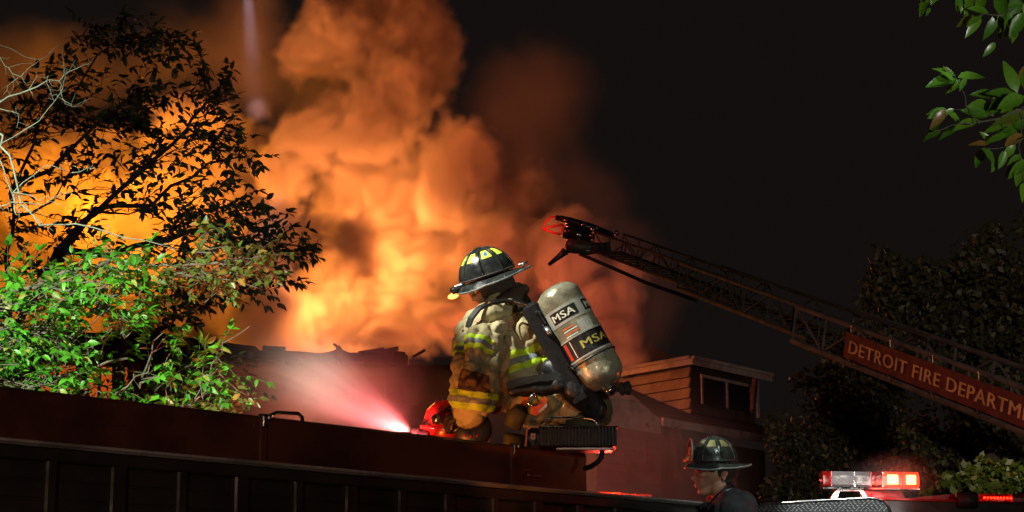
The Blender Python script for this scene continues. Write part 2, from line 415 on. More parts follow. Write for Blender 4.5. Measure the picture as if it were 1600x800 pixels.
# ------------------------------------------------------------------ deck gun
gun = thing('deck_gun', 'red domed water cannon on the engine roof in front of the crouching firefighter', 'water cannon', P(690, 720, 9.75))
GY = 9.62
def G(px, py, dy=0): return P(px, py, GY + dy)
b = MB(); b.tube([G(672, 715, .1), G(670, 690, .1), G(671, 668, .1), G(679, 650, .1), G(692, 638, .1), G(710, 632, .1)], [.034, .036, .042, .052, .05, .045], 20); b.build('elbow_pipe', M['red_bright'], gun, True)
b = MB(); b.lathe(G(690, 665, .08), (-.55, -.25, .8), [(-.07, .10), (-.04, .112), (0, .108), (.035, .09), (.06, .06), (.072, .001)], 28); b.build('dome', M['red_bright'], gun, True)
b = MB(); b.lathe(G(672, 686, .05), (0, 0, 1), [(-.012, .05), (-.012, .062), (.012, .062), (.012, .05)], 24)
b.lathe(G(676, 671, .05), (.2, 0, 1), [(-.008, .05), (-.008, .066), (.008, .066), (.008, .05)], 24); b.build('flange', M['red_bright'], gun, True)
b = MB(); b.tube([G(668, 684, 0), G(655, 680, .02), G(643, 677, .03)], [.028, .024, .021], 18); b.lathe(G(648, 678, .03), G(640, 676, .03) - G(652, 679, .03), [(-.02, .024), (-.02, .031), (.022, .033), (.022, .02)], 18); b.build('nozzle', M['black_plastic'], gun, True)
b = MB(); b.ball(G(682, 655, -.06), (.026, .026, .028), n=16); b.build('knob', M['steel'], gun, True)
b = MB(); b.tube([G(682, 655, -.06), G(694, 662, -.02), G(704, 668, .0)], .010, 8); b.tube([G(690, 624, .02), G(705, 624, .02), G(708, 636, .02), G(706, 650, .02)], .007, 8)
b.build('lever', M['steel'], gun, True)
b = MB()
c = G(707, 655, .0); x, y, z = basis((-.5, -.75, .35))
b.tube([c + (x * math.cos(t) + y * math.sin(t)) * .075 for t in [i * math.pi / 10 for i in range(20)]], .010, 8, closed=True)
for i in range(4):
    t = i * math.pi / 2 + .3; b.tube([c, c + (x * math.cos(t) + y * math.sin(t)) * .075], .007, 6)
b.lathe(c, z, [(-.02, .024), (.025, .02), (.03, .001)], 14); b.build('hand_wheel', M['black_gloss'], gun, True)
b = MB(); b.tube([G(700, 720, .12), G(702, 690, .12), G(706, 668, .1)], [.05, .045, .05], 16); b.lathe(G(702, 700, .12), (0, 0, 1), [(-.02, .04), (-.02, .075), (.02, .075), (.02, .04)], 20); b.build('riser_pipe', M['red_bright'], gun, True)
b = MB(); b.lathe(G(738, 672, .05), (0, -1, .1), [(-.05, .03), (-.05, .09), (-.03, .1), (.03, .1), (.05, .09), (.05, .03)], 24); vw = b.build('valve_housing', M['black_plastic'], gun, True)
b = MB(); [b.ball(G(738 + dx, 672 + dz, -.05), .008, n=8) for dx, dz in ((-12, 8), (-2, 10), (8, 8))]; b.build('bolt', M['red_bright'], vw, True)

# ------------------------------------------------------------------ portable floodlight box on the rim
YL = 9.42
def LF(px, py, dy=0): return P(px, py, YL + dy)
k = YL / FPX
fl = thing('floodlight', 'long black finned floodlight with a rod handle, on the engine roof beside the firefighter', 'floodlight', LF(893, 703))
def lbox(x0, x1, y0, y1, d0, d1, bev=.003, mb=None):
    a_ = LF((x0 + x1) / 2, (y0 + y1) / 2); mb = mb or MB()
    mb.box((a_.x, YL + (d0 + d1) / 2, a_.z), ((x1 - x0) * k, d1 - d0, (y1 - y0) * k), None, bev); return mb
lbox(841, 962, 672, 700, -.1, .1, .006).build('housing', M['black_plastic'], fl)
i = 845
while i < 962:
    lbox(i, i + 2.6, 670.8, 701, -.112, .1, .001).build('fin', M['black_plastic'], fl); i += 5.2
lbox(838, 964, 669.5, 672, -.106, .106, .002).build('top_edge', M['black_gloss'], fl)
b = MB(); pts = []
for i in range(13):
    t = math.pi / 2 + math.pi * i / 12; pts.append((.03 * math.cos(t), .052 * math.sin(t) if abs(math.sin(t)) < .98 else .052 * math.sin(t)))
c = LF(841, 686)
poly = [Vector((c.x + .005, c.y - .105, c.z + .048)), Vector((c.x - .035, c.y - .105, c.z + .048)), Vector((c.x - .055, c.y - .105, c.z + .03)), Vector((c.x - .06, c.y - .105, c.z - .048)), Vector((c.x + .005, c.y - .105, c.z - .048))]
b.prism(poly, (0, .21, 0)); b.build('end_cap', M['black_gloss'], fl)
b = MB(); b.tube([p_ + Vector((-.002, -.003, 0)) for p_ in poly[0:4]], .0035, 8); b.build('lit_edge', mat('lit_edge_pink', (.8, .45, .4), .4, 0, .1), fl, True)  # white and red light on the cap's edge, put into the colour
lbox(829, 836, 681, 690, -.1085, -.10, .001).build('label_plate', M['white_label'], fl)
lbox(831, 834, 683, 688, -.1095, -.107, .0005).build('label_mark', M['red_bright'], fl)
b = MB(); b.tube([LF(842, 670, -.06), LF(845, 662, -.06), LF(852, 656, -.06), LF(864, 652, -.06), LF(905, 652, -.06), LF(925, 655, -.06), LF(934, 662, -.06), LF(938, 670, -.06)], .005, 8); b.build('handle', M['chrome'], fl, True)
for x in (842, 938):
    b = MB(); b.lathe(LF(x, 672, -.06), (0, 0, 1), [(0, .012), (.012, .012), (.02, .006), (.02, .001)], 12); b.build('handle_foot', M['chrome'], fl, True)
lbox(868, 957, 701.5, 706, -.09, .06, .003).build('bracket', M['alu'], fl)
b = MB(); b.tube([LF(941, 706, .02), LF(940, 714, .02), LF(934, 722, .03), LF(924, 729, .06), LF(914, 732, .1)], .013, 12); b.build('cable', M['black_rubber'], fl, True)
# ------------------------------------------------------------------ firefighter on the engine
M['coat'] = mat('tan_turnout_cloth', (.43, .38, .21), .85, 0, .3, 4, .5, 260, col2=(.22, .185, .09), bdist=.004)
M['coat2'] = mat('navy_turnout_cloth', (.045, .05, .058), .85, 0, .3, 9, .5, 260, bdist=.004)
M['trousers'] = mat('dark_olive_cloth', (.075, .07, .03), .85, 0, .4, 10, .5, 260, bdist=.004)
M['hood'] = mat('brown_black_hood', (.045, .03, .02), .9, 0, .4, 14, .5, 200, bdist=.004)
M['leather'] = mat('scuffed_black_leather', (.02, .017, .015), .5, 0, .4, 20, .4, 120)
M['skin'] = mat('skin', (.42, .22, .14), .5, 0, .2, 10, .1, 150)
M['lime'] = mat('lime_reflective_tape', (.50, .74, .02), .5, 0, .2, 16, .3, 300, bdist=.003)
M['silver'] = mat('silver_reflective_tape', (.17, .21, .22), .4, 0, .3, 16, .3, 300, bdist=.003)
M['orange_tape'] = mat('orange_tape', (.75, .12, .02), .5, 0, .2, 16, .2, 200)
M['helmet'] = mat('black_helmet_shell', (.014, .017, .017), .24, 0, .5, 12, .12, 40, col2=(.03, .034, .03), coat=.5)
M['sticker'] = mat('lime_sticker', (.62, .75, .08), .35, 0, .2, 30, .05, 60)
M['blue_mark'] = mat('blue_print', (.02, .16, .5), .4, 0, .1)
M['strap'] = mat('black_webbing', (.010, .011, .013), .42, 0, .3, 30, .3, 250, bdist=.003)
M['glove'] = mat('dark_glove_leather', (.03, .022, .018), .6, 0, .4, 20, .5, 120)
YF = 9.62
def K(px, py, dy=0): return P(px, py, YF + dy)
person = None

def helmet(root, c, f, up, s=1.0, lamp_=True, shield=False):
    f = Vector(f).normalized(); up = Vector(up); up = (up - f * up.dot(f)).normalized(); sd = up.cross(f)   # sd: wearer's left
    H = lambda x, y, z: Vector(c) + (f * x + sd * y + up * z) * s
    def dome(a, e, k=1.0):       # a: heading, e: elevation
        x, y, z = math.cos(a) * math.cos(e), math.sin(a) * math.cos(e), math.sin(e)
        fl = 1 + .06 * (1 - math.sin(e))
        return H(x * .138 * fl * k, y * .112 * fl * k, (z ** .92 if z > 0 else 0) * .148 * k)
    b = MB(); n = 40; m = 12; vs = []
    for i in range(m + 1):
        for j in range(n): vs.append(dome(2 * math.pi * j / n, math.pi / 2 * i / m))
    b.add(vs, [(i * n + j, i * n + (j + 1) % n, (i + 1) * n + (j + 1) % n, (i + 1) * n + j) for i in range(m) for j in range(n)])
    shell = b.build('helmet', M['helmet'], root, True)
    # brim: long behind, short in front, rolled edge
    def brim(a, t, dz=0):
        ca, sa = math.cos(a), math.sin(a)
        r0 = Vector((ca * .140, sa * .113)); back = max(0, -ca)
        R_ = .185 + .045 * back ** 1.5 - .012 * abs(sa)
        r1 = Vector((ca * R_, sa * (R_ - .022)))
        q = r0.lerp(r1, t)
        z = -.006 - .030 * t * abs(sa) ** 2 - .012 * t * back + .008 * t * max(0, ca) ** 2
        z += -.035 * t * t * max(0, ca)
        return H(q.x, q.y, z + dz)
    b = MB(); n = 56; m = 5; vs = []
    for side in (0, -.006):
        for i in range(m + 1):
            for j in range(n): vs.append(brim(2 * math.pi * j / n, i / m * 1.0 - .05 * (i == 0), side))
    fs = []
    for s_ in (0, 1):
        o = s_ * (m + 1) * n
        fs += [(o + i * n + j, o + i * n + (j + 1) % n, o + (i + 1) * n + (j + 1) % n, o + (i + 1) * n + j) for i in range(m) for j in range(n)]
    b.add(vs, fs); br = b.build('brim', M['helmet'], shell, True)
    b = MB(); b.tube([brim(2 * math.pi * j / n, 1.0, -.003) for j in range(n)], .0055 * s, 8, closed=True); b.build('brim_edge', mat('worn_brim_edge', (.16, .19, .19), .35, 0, .5, 20, .3, 60), shell, True)
    b = MB(); b.tube([dome(2 * math.pi * j / n, .03, 1.012) for j in range(n)], .006 * s, 8, closed=True); b.build('band', M['black_rubber'], shell, True)
    for j in range(8):
        a = math.pi / 4 * j
        b = MB(); b.tube([dome(a, math.pi / 2 * i / 12, 1.008) for i in range(13)], [.0065 * s - .0002 * i for i in range(13)], 8); b.build('rib', M['helmet'], shell, True)
    b = MB(); b.ball(H(0, 0, .15), (.016 * s, .016 * s, .007 * s), n=12); b.build('top_button', M['helmet'], shell, True)
    for j in range(8):                                                       # reflective patches between the ribs
        a = math.pi / 8 + math.pi / 4 * j; vs = []
        for r_ in range(5):
            e = .62 + .42 * r_ / 4; wd = .25 - .05 * r_ / 4
            for q in range(5): vs.append(dome(a + (q / 4 - .5) * 2 * wd, e, 1.012))
        b = MB(); b.add(vs, [(r_ * 5 + q, r_ * 5 + q + 1, r_ * 5 + q + 6, r_ * 5 + q + 5) for r_ in range(4) for q in range(4)])
        pt = b.build('reflective_patch', M['sticker'] if not shield else M['sticker_dim'], shell, True)
        if not shield and j in (2, 4):
            b = MB(); e = .8; b.add([dome(a + dx, e + dy, 1.02) for dx, dy in ((-.12, -.02), (.02, -.1), (.14, .05), (0, .14))], [(0, 1, 2, 3)])
            b.build('patch_mark', M['blue_mark'] if j == 2 else M['black_plastic'], pt)
    # ear flap and headband below the shell
    b = MB(); n = 30; vs = []
    for i in range(3):
        for j in range(n): 
            a = 2 * math.pi * j / n; vs.append(H(math.cos(a) * (.115 - .004 * i), math.sin(a) * (.095 - .003 * i), -.005 - .03 * i * (1 if math.cos(a) < .6 else .3)))
    b.add(vs, [(i * n + j, i * n + (j + 1) % n, (i + 1) * n + (j + 1) % n, (i + 1) * n + j) for i in range(2) for j in range(n)])
    b.build('ear_flap', M['hood'], shell, True)
    if shield:
        b = MB(); vs = [(.0, -.045, .0), (.0, .045, .0), (.0, .052, .07), (0, .03, .115), (0, 0, .13), (0, -.03, .115), (0, -.052, .07)]
        pf = [H(.155 - .18 * z * .35 + .0, y, z + .012) for _, y, z in vs]; b.prism(pf, f * -.008 * s); sh = b.build('front_shield', M['leather'], shell)
        b = MB(); b.tube([p_ + f * .003 for p_ in pf], .004 * s, 6, closed=True); b.build('shield_border', M['pale'], shell, True)
        b = MB(); b.prism([H(.1555 - .063 * z + .0, y, z + .012) for y, z in ((-.022, .03), (.022, .03), (.022, .075), (-.022, .075))], f * .004 * s); b.build('shield_panel', M['pale'], shell)
        b = MB(); b.prism([H(.19, -.03, -.0), H(.19, .03, -.0), H(.158, .026, .03), H(.158, -.026, .03)], up * .012 * s); b.build('shield_bracket', M['brass'], shell)
    if lamp_:
        L0 = H(.165, .055, -.014); b = MB(); b.lathe(L0, f * .9 + up * -.15, [(-.05, .013), (.0, .014), (.01, .02), (.028, .021), (.028, .012)], 16); t_ = b.build('helmet_torch', M['black_plastic'], shell, True)
        b = MB(); b.box(H(.15, .05, -.004), (.05, .03, .02), basis_m(f, up), .004); b.build('torch_clip', M['steel'], shell)
        b = MB(); b.ball(H(.195, .048, -.042), (.030 * s, .015 * s, .015 * s), basis_m(f, up), n=12); b.build('torch_lens', M['amber_lens'], shell, True)
        b = MB(); b.box(H(.150, .02, -.028), (.055, .07, .02), basis_m(f, up), .006); b.box(H(.19, .02, -.012), (.03, .06, .022), basis_m(f, up), .006); b.build('goggle_strap', M['black_plastic'], shell)
        b = MB(); b.tube([H(-.2, .05, .0), H(-.215, .0, .006), H(-.2, -.05, .0)], .008, 8); b.box(H(-.19, .03, .004), (.03, .02, .012), basis_m(f, up), .003); b.build('hanger_ring', M['steel'], shell, True)
    return H
def basis_m(f, up):
    f = Vector(f).normalized(); up = Vector(up); up = (up - f * up.dot(f)).normalized(); s = up.cross(f)
    m = Matrix((f, s, up)).transposed(); return m
def MBbox_fix():
    "boxes given a 3x3 turn keep their centre"
    old = MB.box
    def box(s, c, size, Mx=None, bev=0, mi=0):
        if Mx is not None and len(Mx) == 3:
            m4 = Matrix.Translation(Vector(c)) @ Mx.to_4x4(); return old(s, (0, 0, 0), size, m4, bev, mi)
        return old(s, c, size, Mx, bev, mi)
    MB.box = box
MBbox_fix()
M['amber_lens'] = mat('amber_lens_lit', (.9, .3, .05), .3, 0, .05, emit=((1, .28, .04), 7))
M['sticker_dim'] = mat('dull_lime_sticker', (.16, .16, .07), .5, 0, .5, 30, .1, 60)  # darker, less green patches for the second helmet
M['pale'] = mat('pale_cream_leather', (.5, .45, .32), .5, 0, .3, 30, .1, 60)
M['brass'] = mat('old_brass', (.5, .36, .14), .35, 1, .3, 20, .1, 60)

def hand(wrist, d, nrm, thumb_side, s=1.0, curl=1.0, fr=.0105):
    "palm, four bent fingers of unequal length and a thumb; d: towards the knuckles, nrm: out of the back of the hand"
    d = Vector(d).normalized(); nrm = Vector(nrm); nrm = (nrm - d * nrm.dot(d)).normalized(); sd = d.cross(nrm) * thumb_side
    b = MB(); w0 = Vector(wrist)
    for t in (-1, -.33, .33, 1): b.cap(w0 + sd * .022 * t * s, w0 + (d * .085 + sd * .031 * t) * s, .019 * s, .016 * s, 10)
    for i, (t, L) in enumerate(((.95, .07), (.33, .078), (-.33, .073), (-.97, .058))):
        p0 = w0 + (d * .088 + sd * .031 * t) * s; a = 0; dd = d
        for j, fr_ in enumerate((.45, .32, .25)):
            a += (.5, .75, .6)[j] * curl; q = d * math.cos(a) - nrm * math.sin(a)
            p1 = p0 + q * L * fr_ * s; b.cap(p0, p1, (fr - .0009 * j) * s, (fr - .0009 * (j + 1)) * s, 10); p0 = p1
    p0 = w0 + (d * .02 + sd * .026) * s
    for j, (L, q) in enumerate(((.04, d * .6 + sd * .75 - nrm * .35), (.03, d * .75 + sd * .2 - nrm * .7), (.026, d * .5 - sd * .3 - nrm * .85))):
        p1 = p0 + q.normalized() * L * s; b.cap(p0, p1, (.0135 - .001 * j) * s, (.0125 - .001 * j) * s, 10); p0 = p1
    return b

# body: one continuous surface from head to feet
hc = K(768, 446, .06)
bd = MB(); bd.ball(hc + Vector((.012, 0, .02)), (.092, .078, .105), n=20); bd.cap(hc + Vector((-.05, 0, -.06)), hc + Vector((-.02, 0, -.085)), .036, .045)
bd.cap(hc + Vector((-.092, .01, -.01)), hc + Vector((-.108, .012, -.04)), .012, .015)      # nose
bd.ball(hc + Vector((-.093, .0, -.062)), (.014, .022, .008), n=10); bd.ball(hc + Vector((-.091, .0, -.076)), (.013, .02, .008), n=10)
bd.ball(hc + Vector((-.07, -.055, .0)), (.02, .016, .012), n=10); bd.ball(hc + Vector((.015, -.078, -.01)), (.018, .008, .03), n=10)
nk = K(790, 486, .07); bd.cap(hc + Vector((.03, 0, -.05)), nk, .055, .065)
ch = K(812, 540, .08); wa = K(868, 600, .1); pe = K(905, 645, .12)
bd.cap(nk, ch, .1, .15); bd.cap(ch, wa, .15, .145); bd.cap(wa, pe, .145, .14)
LS, LEb, LW = K(758, 514, -.07), K(742, 590, -.2), K(726, 648, -.12)
RS, REb, RW = K(842, 520, .3), K(790, 598, .42), K(728, 640, .24)
bd.cap(nk, LS, .08, .065); bd.cap(LS, LEb, .06, .048); bd.cap(LEb, LW, .045, .032)
bd.cap(nk, RS, .08, .065); bd.cap(RS, REb, .06, .048); bd.cap(REb, RW, .045, .032)
for sdy, kx in ((.16, 0), (.44, 8)):
    hip = K(905, 652, sdy + .04); kn = K(838 + kx, 700, sdy - .02); an = K(880 + kx, 742, sdy); toe = K(855 + kx, 752, sdy)
    bd.cap(hip, kn, .09, .062); bd.cap(kn, an, .06, .045); bd.cap(an, toe, .045, .035)
for W, dd, ts in ((LW, G(702, 652, -.02) - LW, 1), (RW, G(700, 640, .1) - RW, -1)):
    h_ = hand(W, dd, (-.2, -.3 * ts, .9), -ts, .95, 1.0); bd.v, n0 = bd.v, len(bd.v); bd.add(h_.v, h_.f)
person = link_mesh('person', skin(bd, .0075, 3), M['skin'])
tag(person, 'firefighter in tan coat and black helmet crouching on the engine roof beside the water cannon', 'person')

# coat
ct = MB()
ct.cap(nk + Vector((.01, 0, -.03)), ch, .125, .185); ct.cap(ch, wa, .188, .178); ct.cap(wa, K(886, 622, .11), .178, .17)
ct.cap(K(795, 560, .02), K(842, 632, .03), .15, .12); ct.cap(K(775, 540, .1), K(805, 600, .1), .12, .13)
ct.cap(nk + Vector((0, .0, -.02)), LS, .105, .092); ct.cap(LS, K(747, 552, -.14), .092, .098); ct.cap(K(747, 552, -.14), LEb + Vector((-.005, 0, 0)), .098, .105)
ct.cap(LEb, K(737, 618, -.18), .112, .112); ct.cap(K(737, 618, -.18), K(732, 645, -.14), .108, .086)
ct.cap(nk, RS, .105, .1); ct.cap(RS, REb, .1, .1); ct.cap(REb, K(745, 636, .28), .1, .075)
ct.cap(K(752, 498, .05), K(728, 525, .0), .05, .042); ct.cap(K(728, 525, .0), K(716, 566, -.02), .04, .026)     # open front flap
ct.cap(K(742, 505, -.08), K(722, 532, -.1), .045, .03)
fold1 = cloth(1, .050, 5.2, (.65, 0, .75), .42); fold2 = cloth(4, .006, 14, (0, 0, 1), .8)
axL = (LEb - LS).normalized()
fold3 = pinch(20, .017, (1, .3, .25), .35, 9)
def coat_folds(co, n):
    low = 1 if (co - K(737, 615, -.18)).length < .17 else 0
    w_ = max(0, min(1, (K(737, 590).z - co.z) / .05)) * (1 if (co - K(737, 625, -.16)).length < .2 else 0)
    return (fold1(co, n) * (1 - .6 * w_) + fold2(co, n)) + fold3(co, n) * w_
cme = skin(ct, .0075, 5, coat_folds)
coat = link_mesh('coat', cme, M['coat'], person)
def tape(name_pts, nrm, near, widths=(('lime', 0, .34), ('silver', .34, .66), ('lime', .66, 1)), off=.005):
    c0, c1 = name_pts; nrm = Vector(nrm).normalized(); L = (c1 - c0).dot(nrm)
    for mt, t0, t1 in widths:
        band(cme, [(c0 + nrm * L * t0, -nrm), (c0 + nrm * L * t1, nrm)], near, off + (.001 if mt == 'silver' else 0), 'reflective_stripe', M[mt], coat)
up_arm = lambda c: (c - K(745, 553, -.14)).length < .155 and c.x < K(773, 550, -.14).x
aN = (LEb - LS).normalized() + Vector((-.02, 0, .0))
tape((K(748, 541, -.14), K(744, 566, -.14)), aN, lambda c: (c - K(745, 553, -.14)).length < .16 and c.x < K(771, 550, -.14).x and c.y < YF + .02)
tape((K(738, 612, -.16), K(735, 640, -.14)), (-.12, .1, -1), lambda c: (c - K(736, 625, -.16)).length < .15 and c.y < YF - .02)
tn = Vector((-.42, .1, .9))
tape((K(841, 566, -.1), K(832, 538, -.1)), tn, lambda c: c.x > K(796, 550, 0).x and c.y < YF + .08 and K(0, 515).z > c.z > K(0, 600).z)
tape((K(853, 615, -.08), K(843, 594, -.08)), Vector((-.75, .1, .55)), lambda c: c.x > K(800, 600, 0).x and c.y < YF + .05 and c.z > K(0, 650).z, (('lime', 0, .35), ('silver', .35, .65), ('orange_tape', .65, 1)))
ec = K(742, 606, -.26)
band(cme, [(ec + Vector((-.085, 0, 0)), Vector((-1, 0, .15))), (ec + Vector((.075, 0, 0)), Vector((1, 0, .1))), (ec + Vector((0, 0, .075)), Vector((.25, 0, 1))), (ec - Vector((0, 0, .06)), Vector((.1, 0, -1)))],
     lambda c: (c - ec).length < .15 and c.y < YF - .1, .003, 'elbow_patch', mat('brown_leather_patch', (.09, .045, .02), .6, 0, .5, 16, .4, 120), coat)
# stand-up collar and hood
b = MB(); ca = K(796, 492, .06); cx, cyy, cz = basis((-.22, .0, 1)); n = 36; vs = []
for i in range(6):
    for j in range(n):
        a = 2 * math.pi * j / n; t = i / 5
        wob = 1 + .06 * math.sin(a * 3 + i) + .04 * math.sin(a * 7)
        hgt = .115 + .03 * math.cos(a) 
        r_ = (.125 - .02 * t) * wob
        vs.append(ca + cz * (t * hgt - .01) + cx * (math.sin(a) * r_) + cyy * (math.cos(a) * r_))
b.add(vs, [(i * n + j, i * n + (j + 1) % n, (i + 1) * n + (j + 1) % n, (i + 1) * n + j) for i in range(5) for j in range(n)])
co_ = b.build('collar', M['hood'], coat, True); sdm = co_.modifiers.new('s', 'SOLIDIFY'); sdm.thickness = .008
hd = MB(); hd.ball(hc + Vector((.024, .0, .0)), (.094, .090, .11), n=20); hd.cap(hc + Vector((.03, 0, -.04)), nk + Vector((.02, 0, .0)), .082, .115); hd.cap(K(800, 455, .04), K(822, 452, .05), .05, .022)
link_mesh('hood', skin(hd, .009, 4, pinch(14, .014, None, 1, 2)), M['hood'], person)
# trousers, boots, gloves
tr = MB(); tr.cap(pe, K(900, 655, .2), .16, .16)
for sdy, kx in ((.16, 0), (.44, 8)):
    hip = K(905, 652, sdy + .04); kn = K(838 + kx, 700, sdy - .02); an = K(878 + kx, 735, sdy)
    tr.cap(hip, kn, .125, .092); tr.cap(kn, an, .09, .075)
link_mesh('trousers', skin(tr, .012, 4, cloth(6, .03, 6)), M['trousers'], person)
for sdy, kx in ((.16, 0), (.44, 8)):
    bt = MB(); bt.cap(K(874 + kx, 738, sdy), K(880 + kx, 744, sdy), .07, .06); bt.cap(K(880 + kx, 747, sdy), K(845 + kx, 756, sdy), .055, .045); link_mesh('boot', skin(bt, .009, 3), M['leather'], person)
for W, dd, ts in ((LW, G(702, 652, -.02) - LW, 1), (RW, G(700, 640, .1) - RW, -1)):
    h_ = hand(W, dd, (-.2, -.3 * ts, .9), -ts, 1.12, 1.0, .0125); h_.cap(W - dd.normalized() * .05, W + dd.normalized() * .02, .058, .045)
    link_mesh('glove', skin(h_, .005, 3, pinch(30, .003, None, 1, 3)), M['glove'], person)
helmet(person, K(762, 431, .05), (-.95, .24, -.27), (-.16, -.24, .95))
# carabiner ring and bright tag on the belt
b = MB(); b.tube([K(826, 632, -.22), K(825, 627, -.22), K(828, 621, -.22), K(835, 614, -.22), K(843, 630, -.22), K(838, 633, -.22), K(831, 634, -.22)], .0045, 8, closed=True); b.build('belt_ring', M['chrome'], coat, True)
b = MB(); b.prism([K(829, 634, -.21), K(851, 619, -.2), K(856, 624, -.2), K(851, 640, -.2), K(838, 650, -.21), K(828, 646, -.21)], (0, .01, 0)); b.build('belt_tag', M['orange_tape'], coat)
b = MB(); b.prism([K(841, 643, -.215), K(854, 630, -.205), K(855, 634, -.205), K(849, 641, -.207), K(842, 645, -.215)], (0, .006, 0)); b.build('tag_stripe', M['white_label'], coat)
b = MB(); b.tube([K(800, 668, -.12), K(806, 652, -.13), K(815, 640, -.16)], [.045, .05, .04], 14); b.tube([K(802, 700, -.1), K(804, 680, -.12)], [.05, .055], 14); b.build('tool_pouch', M['trousers'], coat, True)

# ------------------------------------------------------------------ breathing apparatus
scba = thing('breathing_apparatus', 'grey air cylinder with black lettered bands on the back of the crouching firefighter', 'air cylinder', K(905, 600, -.1))
TY = -.13
T0, T1 = K(950, 603, TY), K(863, 448, TY); ta = (T1 - T0).normalized(); TL = (T1 - T0).length
vw_ = Vector((0, 1, .1)).normalized(); e1 = ta.cross(vw_).normalized(); e1 = -e1 if e1.x < 0 else e1; e2 = ta.cross(e1).normalized(); e2 = -e2 if e2.y > 0 else e2
RT = .117
def CY(th, h, r=RT): return T0 + ta * h + (e1 * math.sin(th) + e2 * math.cos(th)) * r
prof = [(.0, .02), (.004, .04)]
for i in range(1, 9): t = math.pi / 2 * i / 8; prof.append((.085 - .085 * math.cos(t), RT * (.34 + .66 * math.sin(t))))
prof += [(.2, RT), (TL * .5, RT), (TL - .075, RT)]
for i in range(1, 9): t = math.pi / 2 * i / 8; prof.append((TL - .075 + .075 * math.sin(t), max(RT * math.cos(t) ** .8, .0005)))
b = MB(); b.lathe(T0, ta, prof, 56)
M['tank'] = mat('glass_fibre_grey', (.37, .36, .26), .30, .45, .4, 9, .25, 50, col2=(.19, .18, .12), coat=.35)
cyl = b.build('cylinder', M['tank'], scba, True)
def ring(h0, h1, r, m, name, th0=0, th1=2 * math.pi, parent=cyl):
    b = MB(); n = max(4, int(48 * (th1 - th0) / 6.283)); vs = []
    for h, rr in ((h0, RT + .0003), (h0, r), (h1, r), (h1, RT + .0003)):
        for j in range(n + 1): vs.append(CY(th0 + (th1 - th0) * j / n, h, rr))
    b.add(vs, [(i * (n + 1) + j, i * (n + 1) + j + 1, (i + 1) * (n + 1) + j + 1, (i + 1) * (n + 1) + j) for i in range(3) for j in range(n)])
    return b.build(name, m, parent, False)
M['band_grey'] = mat('grey_band', (.42, .43, .38), .35, .2, .3, 12, .1, 60)
M['print_black'] = mat('black_print', (.012, .012, .012), .35, 0, .3, 12)
M['print_pale'] = mat('pale_print', (.66, .66, .55), .4, 0, .15, 12)
M['print_gold'] = mat('gold_print', (.42, .36, .07), .4, 0, .25, 12)
hA = TL * .715; hB = TL * .40
ring(hA - .045, hA + .042, RT + .0012, M['band_grey'], 'upper_band')
for t0, t1 in ((-.85, .42), (.78, 1.9), (2.4, 3.6)): ring(hA - .030, hA + .028, RT + .0022, M['print_black'], 'letter_plate', t0, t1)
ring(hB - .052, hB + .052, RT + .0015, M['print_black'], 'lower_band')
for h in (hB - .055, hB + .055): ring(h - .004, h + .004, RT + .003, M['band_grey'], 'band_edge')
for tc_, hh, mt, wd in ((-.76, hA, 'print_pale', .122), (.88, hA, 'print_pale', .1), (-.18, hB, 'print_gold', .155)):
    text_mesh('lettering', 'MSA', .055 if wd < .14 else .062, lambda x, y, l, tc_=tc_, hh=hh: CY(tc_ + x / RT, hh - .019 + y * .95, RT + .005 + .0002 * l), M[mt], cyl, .0016, 1.3, wd)
for j in range(6):
    ring(hA - .075 - j * .014, hA - .070 - j * .014, RT + .0008, M['orange_tape'] if j % 2 == 0 else M['print_pale'], 'print_line', -.62, -.05 + .1 * ((j * 7) % 3))
ring(hA - .17, hA - .06, RT + .0006, M['band_grey'], 'blank_label', .1, .75)
ring(hB - .045, hB + .045, RT + .003, mat('red_print', (.6, .05, .03), .4, 0), 'red_mark', -1.02, -.82)
ring(hB - .045, hB + .045, RT + .003, M['print_pale'], 'pale_mark', -.62, -.585)
b = MB(); b.lathe(T0 + ta * .01, -ta, [(0, .032), (.02, .03), (.028, .036), (.05, .03), (.062, .012), (.064, .001)], 20); b.build('valve_body', M['chrome'], scba, True)
vp = T0 - ta * .03
b = MB(); b.tube([vp, vp + Vector((.045, -.01, .01))], .013, 12); b.build('valve_stem', M['chrome'], scba, True)
b = MB(); b.lathe(vp + Vector((.04, -.01, .008)), (1, -.2, .1), [(0, .02), (.006, .034), (.018, .036), (.024, .03), (.04, .036), (.055, .036), (.062, .02)], 12); b.build('valve_knob', M['black_rubber'], scba, False)
b = MB(); b.tube([vp + Vector((-.02, 0, 0)), vp + Vector((-.06, -.01, .03)), K(918, 578, -.1), K(900, 548, -.06), K(878, 505, -.05)], [.012, .011, .009, .009, .009], 10); b.build('air_hose', M['steel'], scba, True)
b = MB()
BM = basis_m(ta, e2)
b.box(T0 + ta * (TL * .46) - e1 * .15 + Vector((0, .07, 0)), (TL * 1.0, .09, .26), basis_m(ta, Vector((0, -1, 0))), .02)
b.build('backplate', mat('matt_black_plate', (.007, .007, .008), .8, 0, .4, 20, .2, 90, spec=.2), scba)
b = MB(); b.tube([CY(t, TL * .27, RT + .006) for t in [math.pi * 2 * i / 30 for i in range(30)]], .006, 6, closed=True); b.build('cylinder_strap', M['strap'], scba, True)
